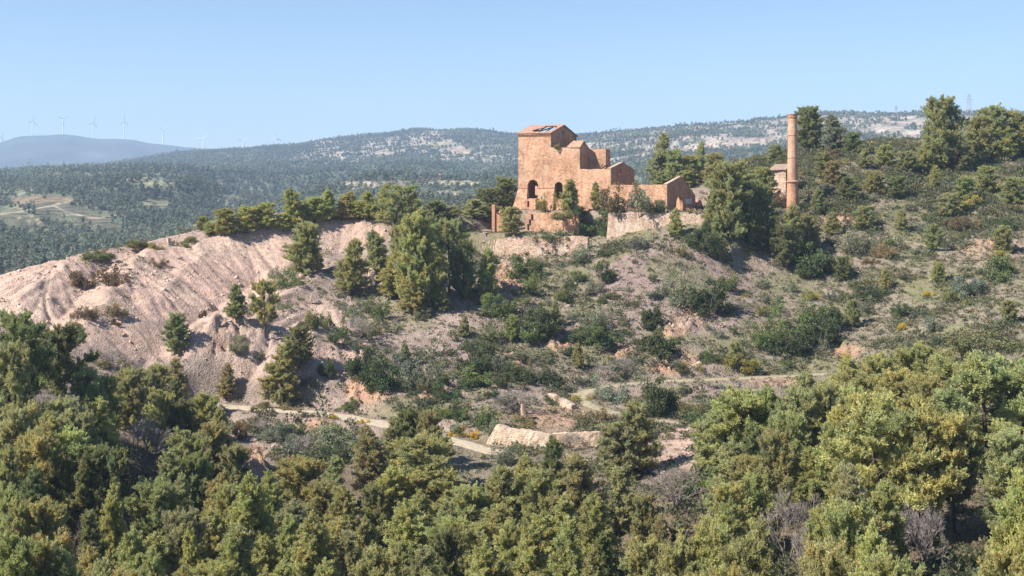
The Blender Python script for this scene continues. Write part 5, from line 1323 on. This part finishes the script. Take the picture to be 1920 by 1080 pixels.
def scatter_stones():
    R = np.random.default_rng(321); n = 60000
    y = np.sqrt(R.random(n) * (300 ** 2 - 135 ** 2) + 135 ** 2); x = R.uniform(-.48, .48, n) * y
    z = near_z(x, y); px = CX + F * x / y; py = CY - F * z / y
    d = .06 + .30 * (heap_mask(px, py, y) > .4) * vn(x / 5, y / 5, 97) + .45 * rock_mask(px, py) + .30 * blob(px, py, 1200, 540, 180, 70) + .2 * blob(px, py, 800, 600, 150, 60)
    for p, h_ in ROADS:
        for k in range(0, len(p)): d = np.where(np.hypot(x - p[k, 0], y - p[k, 1]) < h_, 0, d)
    k = R.random(n) < d; x, y, z = x[k], y[k], z[k]; n = len(x); rk = rock_mask(px[k], py[k])
    g = (1 + 5 ** .5) / 2
    base = np.array([(0, 0, 1.), (.9, 0, .2), (-.3, .85, .15), (-.4, -.8, .25), (.2, .3, -.9)])
    tri = np.array([(0, 1, 2), (0, 2, 3), (0, 3, 1), (4, 2, 1), (4, 3, 2), (4, 1, 3)])
    sz = R.lognormal(math.log(.15), .55, n) * (1 + .35 * rk); sz = np.clip(sz, .06, .75)
    a = R.uniform(0, 6.28, n); B = np.repeat(base[None], n, 0) * R.uniform(.65, 1.35, (n, 5, 3))
    X = B[:, :, 0] * np.cos(a)[:, None] - B[:, :, 1] * np.sin(a)[:, None]; Y = B[:, :, 0] * np.sin(a)[:, None] + B[:, :, 1] * np.cos(a)[:, None]
    V = np.stack([X, Y, B[:, :, 2] * .8], 2) * sz[:, None, None] + np.stack([x, y, z], 1)[:, None]
    Fc = (tri[None] + (np.arange(n) * 5)[:, None, None]).reshape(-1, 3)
    c = near_col(x, y, z) * R.uniform(.75, 1.3, (n, 1)); T = np.repeat(c, 5, axis=0)
    me = np_mesh('loose_stones', V.reshape(-1, 3), Fc, 3); set_color_attr(me, 'tint', T)
    m, nt, out = nmat('loose_rubble'); at = nd(nt, 'ShaderNodeVertexColor', layer_name='tint'); principled(nt, out, at.outputs['Color'], .95); M['rub'] = m
    o = link_mesh('loose_stones', me, m); tag(o, 'loose stones and rubble lying on the spoil heap and rocky banks', 'stones', kind='stuff')
scatter_stones()

# ------------------------------------------------------------------ labels that single each plant out
LMS = [(573,465,'the lone pine below the heap crest'),(331,625,'the lone rounded pine on the pink spoil face'),(470,580,'the two close pines on the spoil face'),(530,700,'the large full pine by the gravel road'),(735,380,'the round topped pine above the grove'),(785,490,'the largest pine of the grove'),(914,510,'the pine below the curved stone wall'),
 (551,385,'the pointed pine of the crest row'),(690,400,'the low pink brick block'),(1000,380,'the first arch of the tower'),(926,410,'the slim brick pillar'),(1120,400,'the forewall gap'),(1280,360,'the annex gable'),(1235,415,'the rubble retaining wall'),(1365,380,'the biggest pine beside the annex'),(1487,300,'the brick chimney'),(1487,430,'the foot of the chimney'),
 (1545,245,'the skyline pines beside the chimney'),(1770,245,'the tallest skyline pine'),(1870,245,'the right-hand skyline pines'),(1752,330,'the little bright cone-shaped pine'),(1720,460,'the hillside track'),(1860,470,'the red bank at the right edge'),(1820,530,'the bluish round shrub'),(1845,640,'the broad olive shrub'),(1700,580,'the dark cushion shrub'),
 (1510,610,'the dark thicket on the right slope'),(1310,550,'the shrub pair on the mauve slope'),(1290,610,'the ochre outcrop'),(1130,610,'the dark clump in mid slope'),(1010,590,'the green gully below the stone wall'),(730,695,'the dark shrub over the orange rock'),(665,610,'the bare tree under the grove'),(890,680,'the dark hedge-like slope bushes'),(970,745,'the grey leafless thicket'),
 (1140,720,'the grey shrub in the path bend'),(1240,735,'the big dark shrub between the path arms'),(1060,752,'the short curved stone wall'),(970,820,'the pale plastered wall'),(600,775,'the left stretch of the gravel road'),(880,835,'the right stretch of the gravel road'),(490,850,'the dark rocky gully'),(262,810,'the large leafless grey tree'),
 (60,650,'the big leaning pine at the left edge'),(200,700,'the forest edge under the spoil heap'),(60,850,'the left edge of the forest'),(120,1030,'the lower left corner'),(330,930,'the lower left forest'),(470,980,'the large upright pine below the gully'),(640,900,'the grey trees below the road'),(770,1000,'the widest round bottom pine'),(1090,910,'the brownish pine by the pale wall'),(980,1000,'the bottom centre edge'),
 (1262,900,'the spreading leafless almond'),(1330,1000,'the bottom edge right of the dark gully'),(1385,790,'the broad bushy pine by the path'),(1475,960,'the tall twiggy leafless tree'),(1545,730,'the upper edge of the right-hand forest'),(1740,680,'the treetops under the right slope'),(1660,850,'the golden olive pine'),(1852,740,'the huge spreading pine'),(1790,1000,'the dark trunks at the lower right'),(1905,950,'the lower right corner'),(1560,960,'the pale feathery trees at lower right'),
 (1620,350,'the hillside right of the chimney'),(1400,290,'the trees left of the chimney top'),(250,480,'the left crest of the spoil heap'),(180,540,'the brown patch on the spoil face'),(1250,310,'the two-tiered tree behind the ruin'),(450,400,'the left crest row'),(630,385,'the right crest row'),(930,370,'the left side of the tower'),(480,790,'the bank below the gravel road'),(1640,540,'the straw slope above the forest'),(1430,520,'the bare saddle below the chimney')]
ORD = ['nearest to', 'second nearest to', 'third nearest to', 'fourth nearest to', 'fifth nearest to', 'sixth nearest to', 'seventh nearest to', 'eighth nearest to', 'ninth nearest to', 'tenth nearest to']
def direction(dx, dy):
    if abs(dx) > abs(dy): return 'right of' if dx > 0 else 'left of'
    return 'below' if dy > 0 else 'above'
buckets = {}
for r, px, py, word, look, lab in ITEMS:
    if lab: r['label'] = lab; continue
    j = min(range(len(LMS)), key=lambda k: (LMS[k][0] - px) ** 2 + (LMS[k][1] - py) ** 2)
    dx, dy = px - LMS[j][0], py - LMS[j][1]
    buckets.setdefault((word, look, direction(dx, dy), j), []).append((dx * dx + dy * dy, r))
OR2 = ['closest', 'second', 'third', 'fourth', 'fifth', 'sixth', 'seventh']
for (word, look, dr, j), lst in buckets.items():
    lst.sort(key=lambda t: t[0])
    for k, (_, r) in enumerate(lst):
        r['label'] = f"{look} {word} {dr} {LMS[j][2]}" if len(lst) == 1 else f"{look} {word} {dr} {LMS[j][2]}, {OR2[min(k, 6)]}"

# ------------------------------------------------------------------ wind turbines on the far ridge
def blade_mesh():
    V = []; Fc = []; n = 8
    st = [(0.8, 1.5, 1.5), (3, 2.1, 1.4), (7, 3.3, 1.2), (16, 2.9, 1.0), (28, 2.3, .8), (38, 1.7, .5), (42, .5, .2)]
    for r, c, t in st:
        for k in range(n):
            a = 2 * math.pi * k / n; V.append((c * math.cos(a) + c * .35, t * math.sin(a), r))
    for i in range(len(st) - 1):
        for k in range(n):
            a, b = i * n + k, i * n + (k + 1) % n; Fc.append((a, b, b + n, a + n))
    Fc.append(tuple(range((len(st) - 1) * n, len(st) * n)))
    me = bpy.data.meshes.new('blade'); me.from_pydata(V, [], Fc); me.materials.append(M['white']); return me
BLADE = blade_mesh()
TURB = [ # hub px, hub py, base py, yaw of the rotor against the view, phase
 (2, 258, 275, 62, 20, 'wind turbine cut by the left edge of the photo'),
 (61, 227, 258, 62, 12, 'white wind turbine standing on the left shoulder of the far ridge'),
 (118, 224, 256, 55, 52, 'white wind turbine on the highest top of the far left ridge'),
 (175, 231, 265, 62, 15, 'white wind turbine in the dip right of the far ridge top'),
 (232, 228, 264, 58, 2, 'tallest looking white wind turbine with one blade straight up'),
 (306, 244, 274, 15, 58, 'white wind turbine with a clear Y of blades at the ridge end'),
 (381, 262, 282, 12, 40, 'low white wind turbine rising behind the tree-lined middle skyline'),
 (456, 265, 280, 20, 48, 'lowest white wind turbine, its tower sunk behind the skyline'),
 (518, 260, 280, 25, 350, 'white wind turbine nearest to the ruin, behind the hill crest'),
]
for i, (px, hy, by, yaw, ph, lab) in enumerate(TURB):
    Y = 7000.0 if i < 6 else 4385.0; k_ = Y / 7000.0
    x = (px - CX) / F * Y; zh = -(hy - CY) / F * Y
    zb_ = min(float((ridge_z if i < 6 else far_z)(np.array([x]), np.array([Y]))[0]) - 4, zh - 60 * k_)
    r = tag(empty('wind_turbine', (x, Y, zb_), math.radians(yaw)), lab, 'wind turbine', 'wind turbines along the far ridge')
    Hh = (zh - zb_) / k_; r.scale = (k_, k_, k_)
    lathe('tower', [(3.5, 0), (3.1, Hh * .4), (2.5, Hh - 1.6)], M['white'], r, 12)
    MB().box((0, 1.6, Hh), (1, 0, 0), (0, 1, 0), (0, 0, 1), 3.4, 9.0, 3.4).build('nacelle', M['white'], r)
    hb = lathe('hub', [(0.05, -1.6), (1.2, -1.0), (1.6, 0), (1.6, 1.4)], M['white'], r, 10); hb.location = (0, -4.4, Hh); hb.rotation_euler = (math.radians(-90), 0, 0)
    for k in range(3):
        b = bpy.data.objects.new('blade', BLADE); COL.objects.link(b); b.parent = r
        b.location = (0, -4.6, Hh); b.rotation_euler = (0, math.radians(ph + 120 * k), 0)

# lattice pylons on the right-hand skyline
for px, top, base, Y, lab in ((1817, 176, 204, 2300, 'taller grey lattice pylon on the skyline right of the big pine'), (1680, 198, 214, 2600, 'tiny grey lattice pylon on the skyline between the two pine groups')):
    x = (px - CX) / F * Y; z0 = float(far_z(np.array([x]), np.array([Y]))[0]) - 1; h = -(top - CY) / F * Y - z0
    r = tag(empty('lattice_pylon', (x, Y, z0)), lab, 'pylon', 'pylons on the far skyline')
    m = MB(); w = h * .14
    for sx in (-1, 1):
        for sy in (-1, 1): m.bar((sx * w, sy * w, 0), (sx * w * .18, sy * w * .18, h), .5)
    for k in range(7):
        a, b = k / 7, (k + 1) / 7; wa, wb = w * (1 - .82 * a), w * (1 - .82 * b)
        for sy in (-1, 1):
            m.bar((-wa, sy * wa, h * a), (wb, sy * wb, h * b), .28); m.bar((wa, sy * wa, h * a), (-wb, sy * wb, h * b), .28)
    m.build('lattice', M['steel'], r)
    m = MB()
    for k, ww in ((.74, .22), (.86, .17), (.96, .12)): m.bar((-h * ww, 0, h * k), (h * ww, 0, h * k), .5)
    m.build('cross_arm', M['steel'], r)

# far small buildings
def far_hit(px, py):
    k = (px - CX) / F; ys = np.arange(430, 4300, 4.0); t = -(py - CY) / F
    g = far_z(k * ys, ys); ab = t * ys > g
    for i in range(1, len(ys)):
        if ab[i - 1] and not ab[i]: return np.array([k * ys[i], ys[i], g[i]])
    return None
def far_house(name, px, py, w, h, mat, rmat, lab):
    p = far_hit(px, py)
    if p is None: return
    s = p[1] / F; r = tag(empty(name, p), lab, 'house'); W, Hh = w * s, h * s
    m = MB().prism([[(-W / 2, -2), (W / 2, -2), (W / 2, Hh), (-W / 2, Hh)], rect(-W * .3, -W * .12, Hh * .3, Hh * .7), rect(W * .1, W * .3, Hh * .3, Hh * .7)], .5, (0, 0, 0), (1, 0, 0), (0, 0, 1), (0, 1, 0))
    m.prism([[(-W / 2, -2), (W / 2, -2), (W / 2, Hh), (-W / 2, Hh)]], .5, (0, W * .6, 0), (1, 0, 0), (0, 0, 1), (0, 1, 0))
    for sx in (-W / 2, W / 2 - .5): m.prism([[(.5, -2), (W * .6, -2), (W * .6, Hh), (W * .3, Hh * 1.35), (.5, Hh)]], .5, (sx, 0, 0), (0, 1, 0), (0, 0, 1), (1, 0, 0))
    m.build('wall', M[mat], r)
    for y0, z0, y1, z1 in ((-.4, Hh * .97, W * .3, Hh * 1.38), (W * .6 + .9, Hh * .97, W * .3, Hh * 1.38)):
        d = Vector((0, y1 - y0, z1 - z0)); n = d.length; d.normalize()
        MB().prism([[(-W * .55, 0), (W * .55, 0), (W * .55, n), (-W * .55, n)]], .3, (0, y0, z0), (1, 0, 0), d, Vector((1, 0, 0)).cross(d)).build('roof', M[rmat], r)
far_house('farmhouse', 153, 306, 6, 2.6, 'white', 'white', 'tiny white farmhouse on the wooded hill under the wind turbines')
far_house('brick_barn', 826, 336, 8, 6, 'brickred', 'tile', 'tiny red ruined barn in the wooded valley left of the tower')

# ------------------------------------------------------------------ far forest (reads as one mass)
def far_forest():
    R = np.random.default_rng(99)
    Vs = []; Ts = []; nV = 0; Fs = []
    for y0, y1, dens, nt, sz, ts in ((432, 700, 1 / 24, 56, 1.0, .55), (700, 1300, 1 / 27, 34, 1.0, .72), (1300, 2200, 1 / 36, 18, 1.05, 1.1), (2200, 3400, 1 / 62, 11, 1.25, 1.7)):
        n = int((y1 ** 2 - y0 ** 2) * .5 * 1.02 * dens)
        y = np.sqrt(R.random(n) * (y1 ** 2 - y0 ** 2) + y0 ** 2); s = R.uniform(-.50, .50, n); x = s * y
        z = far_z(x, y); px = CX + F * x / y; py = CY - F * z / y
        den = 0.95 - 0.9 * fld(px, py) - 0.74 * rockf(px, py) * (fbm(x / 22, y / 30, 73, 3) > -.15) - .25 * (fbm(x / 60, y / 60, 71, 4) > .12)
        den = np.where((px > 1340) & (py > 305 + 0.0 * px), -1, den)
        k = R.random(n) < den; x, y, z = x[k], y[k], z[k]; n = len(x)
        h = R.lognormal(math.log(5.6), .32, n) * sz * (1 - .3 * (y > 2200)); w = h * R.uniform(.26, .42, n)
        small = R.random(n) < .30; h = np.where(small, h * .5, h); w = np.where(small, w * .8, w)
        # leaf-clump triangles spread through each crown
        d = R.normal(size=(n, nt, 3)); d /= np.linalg.norm(d, axis=2, keepdims=True)
        rr = R.random((n, nt, 1)) ** .4
        q = d * rr; tp = 1 - .45 * np.clip(q[:, :, 2:], 0, 1)
        c = np.concatenate([q[:, :, :2] * tp * w[:, None, None], (q[:, :, 2:] * .5 + .56) * h[:, None, None]], 2) + np.stack([x, y, z], 1)[:, None, :]
        e1 = R.normal(size=(n, nt, 3)); e1 -= (e1 * d).sum(2, keepdims=True) * d * .7; e1 /= np.linalg.norm(e1, axis=2, keepdims=True)
        e2 = np.cross(d + .5 * R.normal(size=d.shape), e1); e2 /= np.linalg.norm(e2, axis=2, keepdims=True)
        S = (ts * R.uniform(.7, 1.3, (n, nt, 1)))
        P = np.stack([c - e1 * S - e2 * S * .6, c + e1 * S - e2 * S * .6, c + e2 * S], 2)
        pal = np.array([(.145, .172, .122), (.16, .182, .122), (.135, .165, .12), (.175, .178, .125), (.16, .172, .138)])  # tints lifted and blued: distance haze partly put into the tree colour
        rkm = rockf(px[k], py[k]); h = h * (1 - .55 * rkm)
        tc = pal[R.integers(0, len(pal), n)] * R.uniform(.85, 1.18, (n, 1)) * (1 + .45 * fbm(x / 150, y / 220, 77, 3))[:, None]
        Vs.append(P.reshape(-1, 3)); Ts.append(np.repeat(tc, nt * 3, axis=0))
    V = np.concatenate(Vs); T = np.concatenate(Ts)
    me = np_mesh('far_forest', V, np.arange(len(V)).reshape(-1, 3), 3); set_color_attr(me, 'tint', T)
    o = link_mesh('far_forest', me, M['scrub']); tag(o, 'pine and oak forest covering the far hillsides', 'forest', kind='stuff')
    print('far tris', len(V) // 3)
if FOREST: far_forest()

# ------------------------------------------------------------------ air, sky, sun, camera
SUN_EL = math.radians(43); SAZ = (-0.90, -0.42); _l = math.hypot(*SAZ)
SD = Vector((SAZ[0] / _l * math.cos(SUN_EL), SAZ[1] / _l * math.cos(SUN_EL), math.sin(SUN_EL)))
HAZE_D, HAZE_C = 0.00014, (0.52, 0.71, 1.0)
if HAZE:
    m = bpy.data.materials.new('hazy_air'); m.use_nodes = True; nt = m.node_tree; nt.nodes.clear()
    out = nt.nodes.new('ShaderNodeOutputMaterial'); v = nt.nodes.new('ShaderNodeVolumePrincipled')
    v.inputs['Density'].default_value = HAZE_D; v.inputs['Color'].default_value = (*HAZE_C, 1); v.inputs['Anisotropy'].default_value = 0.1
    nt.links.new(v.outputs[0], out.inputs['Volume'])
    hz = MB().box((-700, 4090, 70), (1, 0, 0), (0, 1, 0), (0, 0, 1), 13600, 8420, 800).build('haze', m); tag(hz, kind='stuff')
w = bpy.data.worlds.new('World'); SC.world = w; w.use_nodes = True; nt = w.node_tree; nt.nodes.clear()
sky = nt.nodes.new('ShaderNodeTexSky'); sky.sky_type = 'NISHITA'; sky.sun_disc = False
sky.sun_elevation = SUN_EL; sky.sun_rotation = math.atan2(SD.x, SD.y); sky.altitude = 300; sky.air_density = 1.0; sky.dust_density = 0.15; sky.ozone_density = 5.0
bg = nt.nodes.new('ShaderNodeBackground'); bg.inputs[1].default_value = 0.072; ow = nt.nodes.new('ShaderNodeOutputWorld')
nt.links.new(sky.outputs[0], bg.inputs[0]); nt.links.new(bg.outputs[0], ow.inputs[0])
sl_ = bpy.data.lights.new('sun', 'SUN'); sl_.energy = 5.0; sl_.angle = math.radians(.53); sl_.color = (1.0, .93, .83)
so = bpy.data.objects.new('sun', sl_); COL.objects.link(so); so.rotation_euler = (-SD).to_track_quat('-Z', 'Y').to_euler(); so.location = (-60, -30, 90)
cam = bpy.data.cameras.new('camera'); cam.sensor_width = 36; cam.lens = F / 1920 * 36; cam.shift_y = (CY - 540) / 1920;
if DBG:
    pxc, pyc, zm = DBG; cam.lens *= zm; cam.shift_x = (pxc - 960) / 1920 * zm; cam.shift_y = (CY - pyc) / 1920 * zm
cam.clip_start = .5; cam.clip_end = 20000
co = bpy.data.objects.new('camera', cam); COL.objects.link(co); co.location = (0, 0, 0); co.rotation_euler = (math.radians(90), 0, 0); SC.camera = co
SC.view_settings.view_transform = 'Standard'; SC.view_settings.look = 'None'; SC.view_settings.exposure = EXPO; SC.view_settings.gamma = 1
SC.cycles.use_denoising = True; SC.cycles.max_bounces = 8; SC.cycles.diffuse_bounces = 6; SC.cycles.transmission_bounces = 6; SC.cycles.volume_bounces = 1
